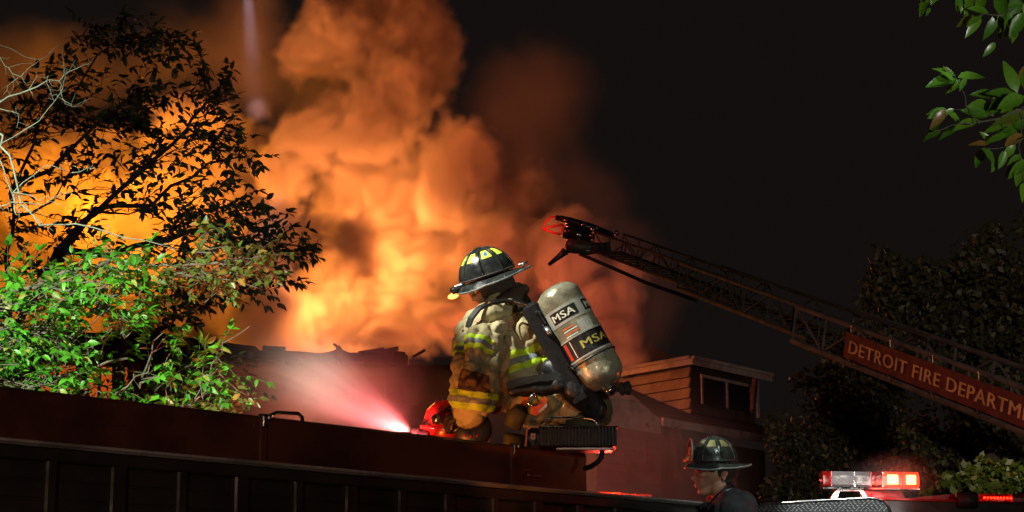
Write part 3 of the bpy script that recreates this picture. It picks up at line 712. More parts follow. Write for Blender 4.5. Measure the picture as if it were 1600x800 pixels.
def webbing(pts, w_, th=.005, name='strap', m=None, up=(0, -1, 0)):
    pts = [Vector(p) for p in pts]; b = MB(); vs = []; m_ = len(pts)
    for i, p in enumerate(pts):
        t = (pts[min(i + 1, m_ - 1)] - pts[max(i - 1, 0)]).normalized(); u = up[i] if hasattr(up[0], '__len__') else Vector(up); u = Vector(u)
        s_ = t.cross(u).normalized(); u = s_.cross(t)
        vs += [p + s_ * w_ / 2 - u * th, p + s_ * w_ / 2 + u * th, p - s_ * w_ / 2 + u * th, p - s_ * w_ / 2 - u * th]
    fs = [(i * 4 + j, i * 4 + (j + 1) % 4, i * 4 + 4 + (j + 1) % 4, i * 4 + 4 + j) for i in range(m_ - 1) for j in range(4)]
    b.add(vs, fs + [(0, 1, 2, 3), tuple((m_ - 1) * 4 + j for j in (3, 2, 1, 0))]); return b.build(name, m or M['strap'], scba)
webbing([K(731, 512, -.15), K(736, 497, -.16), K(748, 482, -.14), K(766, 473, -.11), K(788, 470, -.1), K(810, 473, -.1), K(832, 482, -.12), K(850, 498, -.13), K(862, 520, -.13)], .034, .006, 'shoulder_strap', up=(-.1, -.5, .85))
b = MB(); b.tube([K(757, 475, -.18), K(775, 469, -.17), K(800, 470, -.17), K(822, 476, -.17), K(838, 487, -.17), K(848, 500, -.16)], .006, 8); b.build('gauge_line', M['black_gloss'], scba, True)
webbing([K(792, 604, -.2), K(815, 596, -.2), K(845, 590, -.2), K(875, 588, -.18), K(905, 596, -.14)], .035, .006, 'waist_strap')
webbing([K(905, 622, -.13), K(890, 608, -.15), K(878, 590, -.16), K(868, 560, -.16), K(858, 520, -.13), K(850, 490, -.12)], .05, .008, 'side_strap')
wp = MB(); wp.cap(K(862, 575, -.10), K(900, 612, -.12), .055, .07); wp.cap(K(900, 612, -.12), K(930, 640, -.06), .07, .06); wp.cap(K(800, 612, -.17), K(872, 602, -.15), .03, .045)
link_mesh('waist_pad', skin(wp, .009, 4, cloth(9, .008, 9)), M['strap'], scba)
b = MB(); b.box(K(895, 578, -.2), (.06, .012, .03), basis_m((.8, 0, -.55), (0, -1, 0)), .003); b.tube([K(887, 572, -.21), K(901, 581, -.21)], .005, 8); b.build('buckle', M['chrome'], scba)
b = MB(); b.box(K(845, 500, -.17), (.07, .03, .035), basis_m((.5, 0, -.85), (0, -1, 0)), .008); b.ball(K(840, 490, -.18), .017, n=10); b.build('regulator', M['black_gloss'], scba)
b = MB(); b.lathe(K(852, 512, -.18), (.5, -.3, -.8), [(0, .014), (.03, .016), (.05, .01)], 10); b.build('hose_coupling', M['steel'], scba, True)

# ------------------------------------------------------------------ second firefighter
Y2 = 10.25
def K2(px, py, dy=0): return P(px, py, Y2 + dy)
h2 = MB()
h2.ball(K2(1117, 733), (.098, .076, .105), n=22); h2.cap(K2(1110, 750), K2(1100, 766), .052, .030); h2.cap(K2(1120, 760), K2(1099, 768), .035, .022)
h2.cap(K2(1099, 745), K2(1097, 756), .042, .032); h2.cap(K2(1090, 735), K2(1083, 748), .009, .0125, 10); h2.ball(K2(1086, 750), (.012, .015, .008), n=10)
h2.ball(K2(1088, 757), (.012, .022, .0065), n=10); h2.ball(K2(1089, 761), (.012, .02, .007), n=10); h2.ball(K2(1094, 769.5), (.017, .02, .014), n=10)
h2.cap(K2(1089, 732, -.03), K2(1089, 732, .03), .012, .012, 10); h2.ball(K2(1097, 742, -.05), (.02, .012, .012), n=10)
h2.ball(K2(1131, 744, -.072), (.014, .008, .03), n=12); h2.ball(K2(1134, 740, -.078), (.016, .007, .018), n=12)
h2.cap(K2(1122, 752), K2(1136, 800), .058, .07); h2.cap(K2(1136, 800), K2(1142, 850, .02), .1, .15); h2.cap(K2(1142, 850, .02), K2(1144, 990, .04), .15, .14)
for sg in (-1, 1):
    S_ = K2(1140, 812, .19 * sg); E_ = K2(1130, 905, .22 * sg); W_ = K2(1085, 960, .2 * sg)
    h2.cap(K2(1136, 800), S_, .07, .06); h2.cap(S_, E_, .058, .045); h2.cap(E_, W_, .043, .03); h = hand(W_, (-1, 0, -.1), (0, 0, 1), sg, .95, .5); h2.add(h.v, h.f)
    h2.cap(K2(1144, 990, .1 * sg), K2(1140, 1120, .11 * sg), .085, .06); h2.cap(K2(1140, 1120, .11 * sg), K2(1148, 1250, .11 * sg), .055, .042); h2.cap(K2(1148, 1255, .11 * sg), K2(1110, 1262, .12 * sg), .042, .035)
p2 = link_mesh('person', skin(h2, .0065, 2), M['skin'])
tag(p2, 'firefighter in dark coat with head in profile, low down beyond the end of the engine', 'person')
c2 = MB(); c2.cap(K2(1138, 812), K2(1142, 860, .02), .16, .2); c2.cap(K2(1142, 860, .02), K2(1144, 1010, .04), .2, .2); c2.cap(K2(1134, 785), K2(1142, 815), .075, .14); c2.cap(K2(1116, 818), K2(1130, 870), .12, .16)
for sg in (-1, 1):
    c2.cap(K2(1136, 798), K2(1152, 802, .19 * sg), .09, .125); c2.cap(K2(1146, 808, .19 * sg), K2(1134, 905, .23 * sg), .1, .085); c2.cap(K2(1134, 905, .23 * sg), K2(1096, 955, .2 * sg), .08, .065)
c2m = skin(c2, .011, 4, cloth(3, .03, 6)); coat_b = link_mesh('coat', c2m, M['coat2'], p2)
band(c2m, [(K2(1148, 778), Vector((-.75, -.1, .7))), (K2(1175, 790), Vector((.6, .1, -.8)))], lambda c: K2(1155, 0).x < c.x < K2(1171, 0).x and c.z > K2(0, 785).z and c.y < Y2, .005, 'reflective_stripe', M['lime'], coat_b)
b = MB(); ca = K2(1122, 786); cx, cyy, cz = basis((-.3, .0, 1)); n = 32; vs = []
for i in range(5):
    for j in range(n):
        a = 2 * math.pi * j / n; t = i / 4; wob = 1 + .05 * math.sin(a * 3 + i)
        lean = .05 * math.cos(a)
        r_ = (.132 - .02 * t) * wob; vs.append(ca + cz * (t * .06 - .015) + cz * (lean * t) + cx * (math.sin(a) * r_) + cyy * (math.cos(a) * r_))
b.add(vs, [(i * n + j, i * n + (j + 1) % n, (i + 1) * n + (j + 1) % n, (i + 1) * n + j) for i in range(4) for j in range(n)])
co_ = b.build('collar', M['strap'], coat_b, True); co_.modifiers.new('s', 'SOLIDIFY').thickness = .008
t2 = MB()
for sg in (-1, 1): t2.cap(K2(1144, 985, .09 * sg), K2(1140, 1120, .11 * sg), .12, .085); t2.cap(K2(1140, 1120, .11 * sg), K2(1148, 1235, .11 * sg), .085, .075)
link_mesh('trousers', skin(t2, .016, 3, pinch(8, .02)), M['coat2'], p2)
for sg in (-1, 1):
    bt = MB(); bt.cap(K2(1148, 1240, .11 * sg), K2(1146, 1256, .11 * sg), .06, .055); bt.cap(K2(1146, 1260, .11 * sg), K2(1106, 1264, .12 * sg), .05, .042); link_mesh('boot', skin(bt, .01, 2), M['leather'], p2)
hr = MB(); hr.ball(K2(1127, 731), (.1, .082, .098), n=18); hr.cap(K2(1131, 742), K2(1137, 758), .07, .05)
b = MB()
link_mesh('hair', skin(hr, .008, 2, pinch(40, .004)), mat('black_hair', (.012, .01, .009), .7), p2)
helmet(p2, K2(1116, 721), (-.95, -.2, -.03), (.03, -.1, 1), .88, False, True)
# ------------------------------------------------------------------ truck with the light bars on the right
YB = 10.55
def Q(px, py, dy=0): return P(px, py, YB + dy)
t2r = thing('rescue_truck', 'truck at the bottom right with an open diamond plate top and a red roof edge', 'truck', Q(1300, 1250, .4))
M['treads'] = mat('worn_tread', (.8, .8, .8), .3, .2, .2, 16, .1, 60)
M['plate'] = mat('diamond_plate', (.13, .135, .14), .38, .2, .3, 16, .1, 60)
outl = [(1168, 792), (1188, 788), (1290, 781), (1362, 777.5), (1378, 781), (1388, 790), (1393, 803), (1398, 840), (1150, 850)]
b = MB(); b.prism([Q(x, y, (850 - y) * -.004) for x, y in outl], (0, .55, 0)); pl = b.build('tread_plate', M['plate'], t2r)
def QP(x, y, o=0): return Q(x, y, (850 - y) * -.004 - o)
b = MB(); r_ = 0
y = 779.0
while y < 812:
    x = 1186 + (r_ % 2) * 4.5 - (y - 780) * .2
    while x < 1388:
        top = 788 - (x - 1188) * .0605 if x < 1362 else 777.5 + (x - 1362) ** 2 * .013
        if y > top + 2.2 + .03 * (x - 1186) * 0:
            s_ = 1 if (int((x - 1100) / 4.5 + r_) % 2) else -1
            dx, dy = 2.6, 1.5 * s_
            b.add([QP(x - dx, y + dy), QP(x, y + .75, .0035), QP(x + dx, y - dy), QP(x, y - .75, .0035), QP(x, y, .0045)], [(0, 1, 4), (1, 2, 4), (2, 3, 4), (3, 0, 4)])
        x += 7.2
    y += 3.7; r_ += 1
tag(b.build('treads', M['treads'], pl), kind='stuff')
b = MB(); b.tube([QP(x, y, -.0) for x, y in outl[1:7]], .006, 8); b.build('plate_edge', M['alu'], pl, True)
M['roof_red'] = mat('red_roof_edge', (.30, .012, .01), .3, 0, .3, 5, .05, 50, coat=.5)
b = MB(); b.prism([Q(1372, 778.5, .15), Q(1440, 781, .2), Q(1530, 784, .3), Q(1640, 787, .4), Q(1640, 900, .4), Q(1380, 900, .15)], (0, 1.6, 0)); b.build('cab', M['black_paint'], t2r)
b = MB(); b.tube([Q(1372, 779, .14), Q(1440, 781.5, .19), Q(1530, 784.5, .29), Q(1640, 787, .39)], .007, 8); b.build('roof_edge', M['roof_red'], t2r, True)
for j in range(5):
    b = MB(); b.prism([Q(1400 + 4 * j, 779.3 - j * .3, .3), Q(1496, 771.5 + j * 3, .34), Q(1496, 773.8 + j * 3, .34), Q(1400 + 4 * j, 780.3 - j * .1, .3)], (0, .4, 0)); b.build('roof_rib', M['roof_red'], t2r)
b = MB(); b.lathe(Q(1494, 782, .25), (1, .05, .02), [(0, .03), (.005, .044), (.115, .046), (.12, .03)], 20); b.build('canister', M['black_rubber'], t2r, True)
b = MB(); b.box(Q(1275, 1020, .45), (.9, .8, 1.5), None, .02); b.box(Q(1510, 1020, 1.1), (1.1, 1.3, 1.4), None, .02); b.box(Q(1150, 1262, .0), (.9, .8, .06), None, .01); b.box(Q(1350, 1262, .5), (2.3, 1.8, .1), None, .01); b.build('body', M['black_paint'], t2r)
for x in (1230, 1560):
    b = MB(); b.lathe(Q(x, 1500, .3), (0, -1, 0), [(-.2, .3), (-.18, .46), (0, .48), (.06, .44), (.07, .3), (.03, .26), (.03, .05)], 26); b.build('wheel', M['black_rubber'], t2r, True)

M['clear'] = mat('clear_lens', (.85, .85, .85), .12, 0, .05, trans=.85, bump=.05)
M['clear'].node_tree.nodes['Principled BSDF'].inputs['Roughness'].default_value = .1
M['clear_red'] = mat('red_lens', (.85, .03, .02), .12, 0, .05, trans=.8, bump=.05)
M['lit_red'] = mat('lit_red_lens', (1, .1, .05), .3, 0, .05, emit=((1, .03, .012), 2.6))
M['bead'] = mat('lit_red_bead', (1, .1, .05), .3, 0, .05, emit=((1, .06, .02), 16))
M['lit_core'] = mat('lit_lamp_core', (1, .5, .1), .3, 0, .05, emit=((1, .34, .06), 12))
def lightbar(label, x0, x1, yl, yr, hpx, dy, dep, sect, group=None, name='light_bar', slope=0):
    "sect: list of (t0, t1, kind) along the bar"
    root = thing(name, label, 'light bar', Q((x0 + x1) / 2, yr + hpx, dy), group)
    a = Q(x0, yl, dy); c = Q(x1, yr, dy + slope); hh = hpx * (YB + dy) / FPX
    ax = (c - a); L = ax.length; ax.normalize(); up = Vector((0, 0, 1)); nn = ax.cross(up).normalized(); nn = -nn if nn.y > 0 else nn
    if nn.y > 0: nn = -nn
    up = nn.cross(ax); up = -up if up.z < 0 else up
    def pt(t, v, o): return a + ax * (L * t) + up * (hh * v) + nn * o
    def seg(t0, t1, v0, v1, o0, o1, m, nm, par, bevel=.12):
        b = MB(); vs = []
        prf = [(v0, o1 - dep * bevel), (v0 + (v1 - v0) * .12, o1), (v1 - (v1 - v0) * .3, o1), (v1, o1 - dep * bevel * 2), (v1, o0 + dep * bevel * 2), (v1 - (v1 - v0) * .3, o0), (v0 + (v1 - v0) * .12, o0), (v0, o0 + dep * bevel)]
        for t in (t0, t1): vs += [pt(t, v, o) for v, o in prf]
        n = len(prf); b.add(vs, [(i, (i + 1) % n, (i + 1) % n + n, i + n) for i in range(n)] + [tuple(range(n))[::-1], tuple(range(n, 2 * n))])
        return b.build(nm, m, par)
    seg(0, 1, -.58, -.44, -dep / 2, dep / 2, M['black_gloss'], 'base', root)
    for (t0, t1, kd) in sect:
        lens = seg(t0 + .004, t1 - .004, -.42, .5, -dep / 2, dep / 2, M[{'clear': 'clear', 'red': 'clear_red', 'lit': 'lit_red', 'glow': 'clear_red'}[kd]], 'lens', root)
        if kd == 'glow':
            for i in range(9):
                for v in (-.12, .2):
                    b = MB(); b.ball(pt(t0 + (t1 - t0) * (i + .5) / 9, v, dep * .42), .0065, n=8); b.build('light_emitting_bead', M['bead'], lens, True)
            continue
        if kd != 'lit':
            b = MB(); n = max(1, int((t1 - t0) / .12))
            for i in range(n):
                t = t0 + (t1 - t0) * (i + .5) / n; b.lathe(pt(t, 0, -.02), nn, [(0, .004), (.008, .016), (.022, hh * .34)], 16)
            b.build('reflector', M['chrome'], lens, True)
            b = MB(); b.box(pt((t0 + t1) / 2, -.3, 0), (L * (t1 - t0) * .9, dep * .5, hh * .08), basis_m(ax, up), .002); b.build('board', M['chrome'], lens)
        else:
            ta_, tb_ = t0 + (t1 - t0) * .24, t1 - (t1 - t0) * .22
            seg(ta_, tb_, -.24, .30, dep * .47, dep * .53, M['lit_core'], 'lamp', lens, .01)
    for i, (t0, t1, kd) in enumerate(sect[1:]):
        b = MB(); b.box(pt(t0, .03, 0), (.006, dep * .9, hh * .9), basis_m(ax, up), .001); b.build('divider', M['chrome'] if i % 2 else M['red_bright'], root)
    return root, pt
lb, lpt = lightbar('clear and red light bar over the diamond plate, its right half glowing red and yellow', 1283, 1433, 750, 752, 26, .25, .13,
    [(0, .09, 'red'), (.09, .33, 'clear'), (.33, .50, 'clear'), (.50, .62, 'red'), (.62, .82, 'lit'), (.82, 1, 'lit')])
for x0, x1 in ((1300, 1352),):
    b = MB()
    y0, y1 = 765, 779
    for (xa, xb, s_) in ((1307, 1300, -1), (1342, 1352, 1)):
        b.prism([Q(xa, y0, .22), Q(xa + 7 * -s_ * -1 * 0 + 6, y0, .22), Q(xb + 8 * (1 if s_ < 0 else .6), y1, .22), Q(xb - 2, y1, .22)], (0, .05, 0))
    b.prism([Q(1307, y0, .22), Q(1348, y0, .22), Q(1349, y0 + 2.5, .22), Q(1306, y0 + 2.5, .22)], (0, .05, 0)); b.build('bracket', M['alu'], lb)
b = MB()
for x in (1362, 1376, 1404): b.tube([Q(x, 765, .24), Q(x, 773, .24)], .004, 6)
b.prism([Q(1352, 766, .22), Q(1408, 768, .25), Q(1416, 780, .25), Q(1348, 777, .22)], (0, .1, 0)); b.build('base_box', M['red_bright'], lb)
lb2, _ = lightbar('red light bar at the right edge of the picture, beyond the black canister', 1532, 1640, 784, 786, 24, .75, .15,
    [(0, .42, 'glow'), (.42, .62, 'red'), (.62, .66, 'red'), (.66, 1, 'glow')])
lb3, _ = lightbar('small red light bar glowing low down beyond the end of the long engine', 921, 1018, 773, 776, 8, .5, .08, [(0, .5, 'lit'), (.5, .75, 'clear'), (.75, 1, 'clear')])
b = MB(); b.box(Q(970, 1010, .55), (.5, .5, 1.6), None, .02)
p3 = b.build('equipment_locker', M['black_paint']); tag(p3, 'dark locker carrying the small red light bar beyond the engine end', 'locker')

# ------------------------------------------------------------------ aerial ladder
M['lad'] = mat('dark_ladder_metal', (.03, .024, .018), .8, .0, .5, 3, .2, 30)  # plain dark metal for upper sections, pipe and turntable
M['lad2'] = mat('pink_lit_ladder_rail', (.085, .05, .05), .8, .0, .5, 3, .2, 30)  # pink light on the rails is put into this colour
M['sign'] = mat('dark_red_sign', (.15, .003, .004), .95, 0, .35, 3, .05, 30)
M['letter'] = mat('cream_sign_letters', (.8, .27, .10), .85, 0, .3, 6, .05, 30)
LA = P(1600, 662, 22.0); LT = P(905, 392, 35.0); lx = (LT - LA).normalized(); LL = (LT - LA).length
lside = lx.cross(Vector((0, 0, 1))).normalized(); lside = lside if lside.x > 0 else -lside     # towards the far side rail
lup = lside.cross(lx).normalized(); lup = lup if lup.z > 0 else -lup
def LP(s, w, h): return LA + lx * s + lside * w + lup * h
ladder = thing('aerial_ladder', 'long raised truck ladder with cream letters on a red side sign, reaching up left', 'ladder', LP(-9, .4, -1))
def section(s0, s1, w0, w1, h0, h1, step, rail, m_):
    for w_ in (w0, w1):
        for h in (h0, h1):
            b = MB(); b.tube([LP(s0, w_, h), LP(s1, w_, h)], rail if h == h0 else rail * .8, 8); b.build('rail', m_, ladder)
        n = int((s1 - s0) / step)
        for i in range(n + 1):
            s_ = s0 + (s1 - s0) * i / n
            b = MB(); b.tube([LP(s_, w_, h0), LP(s_, w_, h1)], rail * .45, 6); b.build('upright', m_, ladder)
            if i < n:
                b = MB(); q = (h0, h1) if i % 2 else (h1, h0); b.tube([LP(s_, w_, q[0]), LP(s_ + (s1 - s0) / n, w_, q[1])], rail * .4, 6); b.build('brace', m_, ladder)
    n = int((s1 - s0) / .36)
    for i in range(n):
        s_ = s0 + (s1 - s0) * (i + .5) / n; b = MB(); b.tube([LP(s_, w0, h0 + .02), LP(s_, w1, h0 + .02)], .02, 6); b.build('rung', m_, ladder)
S1 = LL * .40; S2 = LL * .70
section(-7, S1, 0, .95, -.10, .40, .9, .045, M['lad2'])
section(S1 * .62, S2, .10, .85, -.02, .40, .8, .036, M['lad'])
section(S2 * .8, LL * .985, .18, .76, .05, .40, .7, .030, M['lad'])
# sign panel between the rails
def find_s(px, h):
    best = min((abs((lambda v: 800 + FPX * v[0])(proj(LP(s_ * .02, -.03, h))) - px), s_ * .02) for s_ in range(-300, 500))
    return best[1]
def proj(p):
    d = p - Vector((0, 0, CAMH)); f = d.y * math.cos(PITCH) + d.z * math.sin(PITCH); v = d.z * math.cos(PITCH) - d.y * math.sin(PITCH)
    return (d.x / f, v / f)
sA, sM = find_s(1322, .15), find_s(1608, .15)
b = MB(); b.prism([LP(sA, -.055, -.035), LP(-6.5, -.055, -.035), LP(-6.5, -.055, .315), LP(sA, -.055, .315)], lside * .02); sg = b.build('sign_panel', M['sign'], ladder)
wA = (sA - sM) * 1.006
full = 'DETROIT FIRE DEPARTMENT'
vs_, _f = text_flat('DETROIT FIRE DEPARTM', .2); wpart = max(v[0] for v in vs_) - min(v[0] for v in vs_)
vs_, _f = text_flat(full, .2); wfull = max(v[0] for v in vs_) - min(v[0] for v in vs_)
text_mesh('lettering', full, .2, lambda x, y, l: LP(sA - .15 - x, -.060 - .002 * l, .055 + y * 1.22), M['letter'], sg, .012, 1, (wA - .1) * .95 * wfull / wpart)
for i in range(9):                                                   # small bright clamps along the rails
    s_ = sA - .3 - i * 1.05
    b = MB(); b.tube([LP(s_, -.06, -.10), LP(s_ + .12, -.07, -.02)], .012, 6); b.tube([LP(s_ + .16, -.06, .42), LP(s_ + .12, -.07, .33)], .011, 6); b.build('clamp', M['steel'], ladder)
# tip: nozzle box, lamps, red guard hoop
tip = LP(LL, .45, .2)
b = MB()
def TT(px, py, dy=0): return P(px, py, 35 + dy)
b.tube([TT(868, 340), TT(890, 345), TT(925, 356), TT(960, 368)], [.05, .07, .08, .05], 10); b.box(TT(905, 352, .3), (.8, .5, .08), basis_m((1, 0, -.3), (0, 0, 1)), .03); b.build('tip_platform', M['black_gloss'], ladder, True)
b = MB(); b.lathe(TT(880, 360), (1, .1, -.28), [(0, .10), (.03, .14), (.3, .16), (.5, .15), (.54, .1)], 18); b.build('lamp_housing', M['black_gloss'], ladder, True)
b = MB(); b.lathe(TT(884, 384), (1, .1, -.05), [(0, .08), (.05, .14), (.35, .15), (.55, .10), (.8, .12), (.85, .05)], 16); b.tube([TT(950, 388), TT(920, 392), TT(895, 388)], [.05, .08, .1], 10); b.build('water_cannon_body', M['black_paint'], ladder, True)
b = MB(); b.tube([TT(884, 392), TT(876, 399), TT(868, 405), TT(857, 414)], [.08, .06, .045, .035], 12); b.build('nozzle', M['black_plastic'], ladder, True)
b = MB(); b.tube([TT(872, 338), TT(860, 340), TT(852, 347), TT(848, 358), TT(862, 354), TT(880, 351)], .022, 8); b.tube([TT(848, 358), TT(858, 362), TT(876, 366)], .022, 8); b.tube([TT(880, 351), TT(876, 366)], .02, 8)
M['hoop'] = mat('red_orange_hoop', (.8, .06, .04), .4, 0, .1, emit=None)
b.build('guard_hoop', M['hoop'], ladder, True)
for x, y in ((888, 354), (912, 351), (927, 358), (925, 369), (932, 357), (963, 364)):
    b = MB(); b.lathe(TT(x, y, -.22), (-.1, -1, -.2), [(-.03, .03), (0, .055), (.02, .05), (.03, .001)], 12); b.build('work_lamp', M['chrome'], ladder, True)
b = MB(); b.tube([TT(905, 396), TT(960, 420), TT(1010, 442), TT(1090, 470)], .035, 8); b.build('water_pipe', M['lad'], ladder, True)
b = MB(); b.box(LP(-8, .45, .1), (2.2, 1.2, 1.0), basis_m(lx, lup), .05); b.lathe(LP(-8.6, .45, -1) - Vector((0, 0, LP(-8.6, .45, -1).z)), (0, 0, 1), [(0, .9), (LP(-8.6, .45, -1).z, .8), (LP(-8.6, .45, -1).z + .6, .7)], 24); b.build('turntable', M['lad'], ladder)

# ------------------------------------------------------------------ houses
M['siding'] = mat('tan_siding_lit', (.34, .24, .20), .75, 0, .3, 2, .2, 20)  # lit copy of the siding, for the bright dormer face
M['siding_dark'] = mat('shaded_siding', (.07, .055, .05), .8, 0, .4, 2, .2, 20)  # shaded copy of the siding, its shade put into the colour
M['siding_low'] = mat('shaded_low_siding', (.16, .12, .12), .8, 0, .5, 2, .2, 20)  # lower wing boards, shade put into the colour
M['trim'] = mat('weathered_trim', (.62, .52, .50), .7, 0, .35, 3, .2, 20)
M['shingle'] = mat('dark_roof_shingle', (.05, .04, .04), .9, 0, .4, 5, .5, 14)
M['char'] = mat('charred_timber', (.012, .010, .009), .95, 0, .4, 5, .6, 14)
M['dark_glass'] = mat('dark_window_glass', (.01, .01, .012), .08, 0, .1)
house = thing('frame_house', 'dark two storey house right of the air cylinder with an orange lit dormer', 'house', P(1090, 1000, 50) * Vector((1, 1, 0)) if False else Vector((P(1090, 800, 50).x, 50, 0)))
Z0 = P(1080, 557, 48).z
c0, cl, cr = P(1080, 557, 48), PZ(962, 578, Z0), PZ(1205, 585, Z0)
ul, ur = (cl - c0), (cr - c0); Ll, Lr = ul.length, ur.length; ul.normalize(); ur.normalize()
far = c0 + ul * Ll + ur * Lr
b = MB(); b.prism([c0, cr, far, cl], (0, 0, -.10)); b.build('roof', M['shingle'], house)
for p0, p1 in ((c0, cl), (c0, cr)):
    n_ = (p1 - p0).cross(Vector((0, 0, 1))).normalized(); n_ = -n_ if n_.y > 0 else n_
    b = MB(); b.prism([p0 + n_ * .03, p1 + n_ * .03, p1 + n_ * .03 - Vector((0, 0, .20)), p0 + n_ * .03 - Vector((0, 0, .20))], -n_ * .05); b.build('fascia', M['trim'], house)
    b = MB(); b.prism([p0 + n_ * .09 + Vector((0, 0, .02)), p1 + n_ * .09 + Vector((0, 0, .02)), p1 + n_ * .09 - Vector((0, 0, .06)), p0 + n_ * .09 - Vector((0, 0, .06))], -n_ * .05); b.build('gutter', M['trim'], house)
w0 = c0 + ul * .30 + ur * .30; wl = w0 + ul * (Ll - .2); wr = w0 + ur * (Lr - .8); zb = Z0 - 1.35
for j in range(5):                                                     # siding boards of the lit face
    z1 = Z0 - .2 - j * .27; n_ = ul.cross(Vector((0, 0, 1))).normalized(); n_ = -n_ if n_.y > 0 else n_
    a_, c_ = w0.copy(), wl.copy(); b = MB()
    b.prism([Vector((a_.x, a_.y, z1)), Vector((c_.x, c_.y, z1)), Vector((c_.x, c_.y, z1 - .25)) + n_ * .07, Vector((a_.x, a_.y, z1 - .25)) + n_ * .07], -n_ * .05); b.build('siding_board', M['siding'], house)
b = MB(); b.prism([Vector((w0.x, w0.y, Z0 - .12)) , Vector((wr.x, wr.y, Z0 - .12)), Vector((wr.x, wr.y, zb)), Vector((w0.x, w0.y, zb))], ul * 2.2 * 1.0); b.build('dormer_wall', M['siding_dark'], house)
nr = ur.cross(Vector((0, 0, 1))).normalized(); nr = -nr if nr.y > 0 else nr
def HR(t, z, o=0): return Vector((w0.x, w0.y, z)) + ur * t + nr * o
b = MB(); b.prism([HR(.5, Z0 - .42, .01), HR(Lr - 1.2, Z0 - .42, .01), HR(Lr - 1.2, Z0 - 1.1, .01), HR(.5, Z0 - 1.1, .01)], nr * .03); wn = b.build('window', M['dark_glass'], house)
for q in (((.42, -.36), (Lr - 1.1, -.36), .08), ):
    b = MB(); b.prism([HR(.42, Z0 - .34, .05), HR(Lr - 1.1, Z0 - .34, .05), HR(Lr - 1.1, Z0 - .42, .05), HR(.42, Z0 - .42, .05)], nr * .04); b.build('window_head', M['trim'], wn)
for t in (.44, (Lr - .7) / 2, Lr - 1.16):
    b = MB(); b.prism([HR(t, Z0 - .42, .05), HR(t + .07, Z0 - .42, .05), HR(t + .07, Z0 - 1.1, .05), HR(t, Z0 - 1.1, .05)], nr * .03); b.build('mullion', M['trim'], wn)
b = MB(); b.prism([HR(Lr - .78, Z0 - .14, .02), HR(Lr - .68, Z0 - .14, .02), HR(Lr - .68, Z0 - 1.2, .02), HR(Lr - .78, Z0 - 1.2, .02)], nr * .05); b.build('corner_board', M['trim'], house)
# main roof eave and walls
Z1 = P(1032, 655, 45).z
e0, e1_, el = P(1032, 655, 45), PZ(1262, 694, Z1), PZ(900, 634, Z1)
v1 = (e1_ - e0).normalized(); v2 = Vector((-v1.y, v1.x, 0)); v2 = -v2 if v2.y < 0 else v2
ridge = Vector((0, 0, 1.6))
b = MB(); b.prism([e0, e1_, e1_ + v2 * 4 + ridge, e0 + v2 * 4 + ridge], (0, 0, -.1)); b.build('roof', M['shingle'], house)
for j in range(10):
    b = MB(); s0_ = j * .42
    b.prism([e0 + v2 * s0_ + ridge * (s0_ / 4) + Vector((0, 0, .012)), e1_ + v2 * s0_ + ridge * (s0_ / 4) + Vector((0, 0, .012)), e1_ + v2 * (s0_ + .41) + ridge * ((s0_ + .41) / 4) + Vector((0, 0, .004)), e0 + v2 * (s0_ + .41) + ridge * ((s0_ + .41) / 4) + Vector((0, 0, .004))], (0, 0, .02)); b.build('shingle_course', M['shingle'], house)
no = Vector((v1.y, -v1.x, 0)); no = -no if no.y > 0 else no
b = MB(); b.prism([e0 + no * .03 + Vector((0, 0, .03)), e1_ + no * .03 + Vector((0, 0, .03)), e1_ + no * .03 - Vector((0, 0, .16)), e0 + no * .03 - Vector((0, 0, .16))], no * .05); b.build('fascia', M['trim'], house)
b = MB(); g0 = e0 + v2 * 4 + ridge
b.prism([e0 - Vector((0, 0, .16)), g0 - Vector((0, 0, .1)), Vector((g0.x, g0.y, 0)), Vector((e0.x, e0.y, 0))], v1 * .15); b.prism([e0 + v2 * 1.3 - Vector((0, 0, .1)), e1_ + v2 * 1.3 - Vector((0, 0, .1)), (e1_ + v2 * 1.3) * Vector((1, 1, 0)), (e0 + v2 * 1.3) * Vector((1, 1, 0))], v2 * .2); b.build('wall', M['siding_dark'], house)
# side wing left of the eave corner, its top boards paler to carry the purple light
ww = (el - e0).normalized(); nw = ww.cross(Vector((0, 0, 1))); nw = -nw if nw.y > 0 else nw
for j in range(18):
    z1 = Z1 + .5 - j * .17; b = MB(); f_ = e0 + ww * .02; g1 = e0 + ww * 2.6
    sh = max(0, .62 - j * .2)
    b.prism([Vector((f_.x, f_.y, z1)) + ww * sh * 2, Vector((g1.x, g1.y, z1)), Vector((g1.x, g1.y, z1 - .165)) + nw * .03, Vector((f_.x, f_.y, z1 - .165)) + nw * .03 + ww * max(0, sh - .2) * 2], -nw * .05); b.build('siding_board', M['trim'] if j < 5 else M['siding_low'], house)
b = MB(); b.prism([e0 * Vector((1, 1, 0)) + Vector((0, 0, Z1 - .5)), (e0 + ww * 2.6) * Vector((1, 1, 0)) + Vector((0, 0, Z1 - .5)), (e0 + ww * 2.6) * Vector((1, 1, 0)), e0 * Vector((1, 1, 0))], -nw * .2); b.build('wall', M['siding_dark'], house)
for (x, y0, x1, y1, w_) in ((1006, 662, 1016, 738, .11), (1052, 672, 1060, 748, .10), (1054, 668, 1068, 702, .08), (984, 655, 1012, 664, .1), (1180, 592, 1176, 640, .08)):
    dd_ = 44.6 if y0 > 600 else 48.5
    b = MB(); b.tube([P(x, y0, dd_), P(x1, y1, dd_)], w_, 4); b.build('porch_post', M['lad2'], house)
b = MB(); b.prism([P(990, 541, 53), P(1030, 546, 53), P(1062, 562, 53), P(1062, 600, 53), P(980, 600, 53)], (0, 3, 0)); b.build('gable', M['siding_dark'], house)

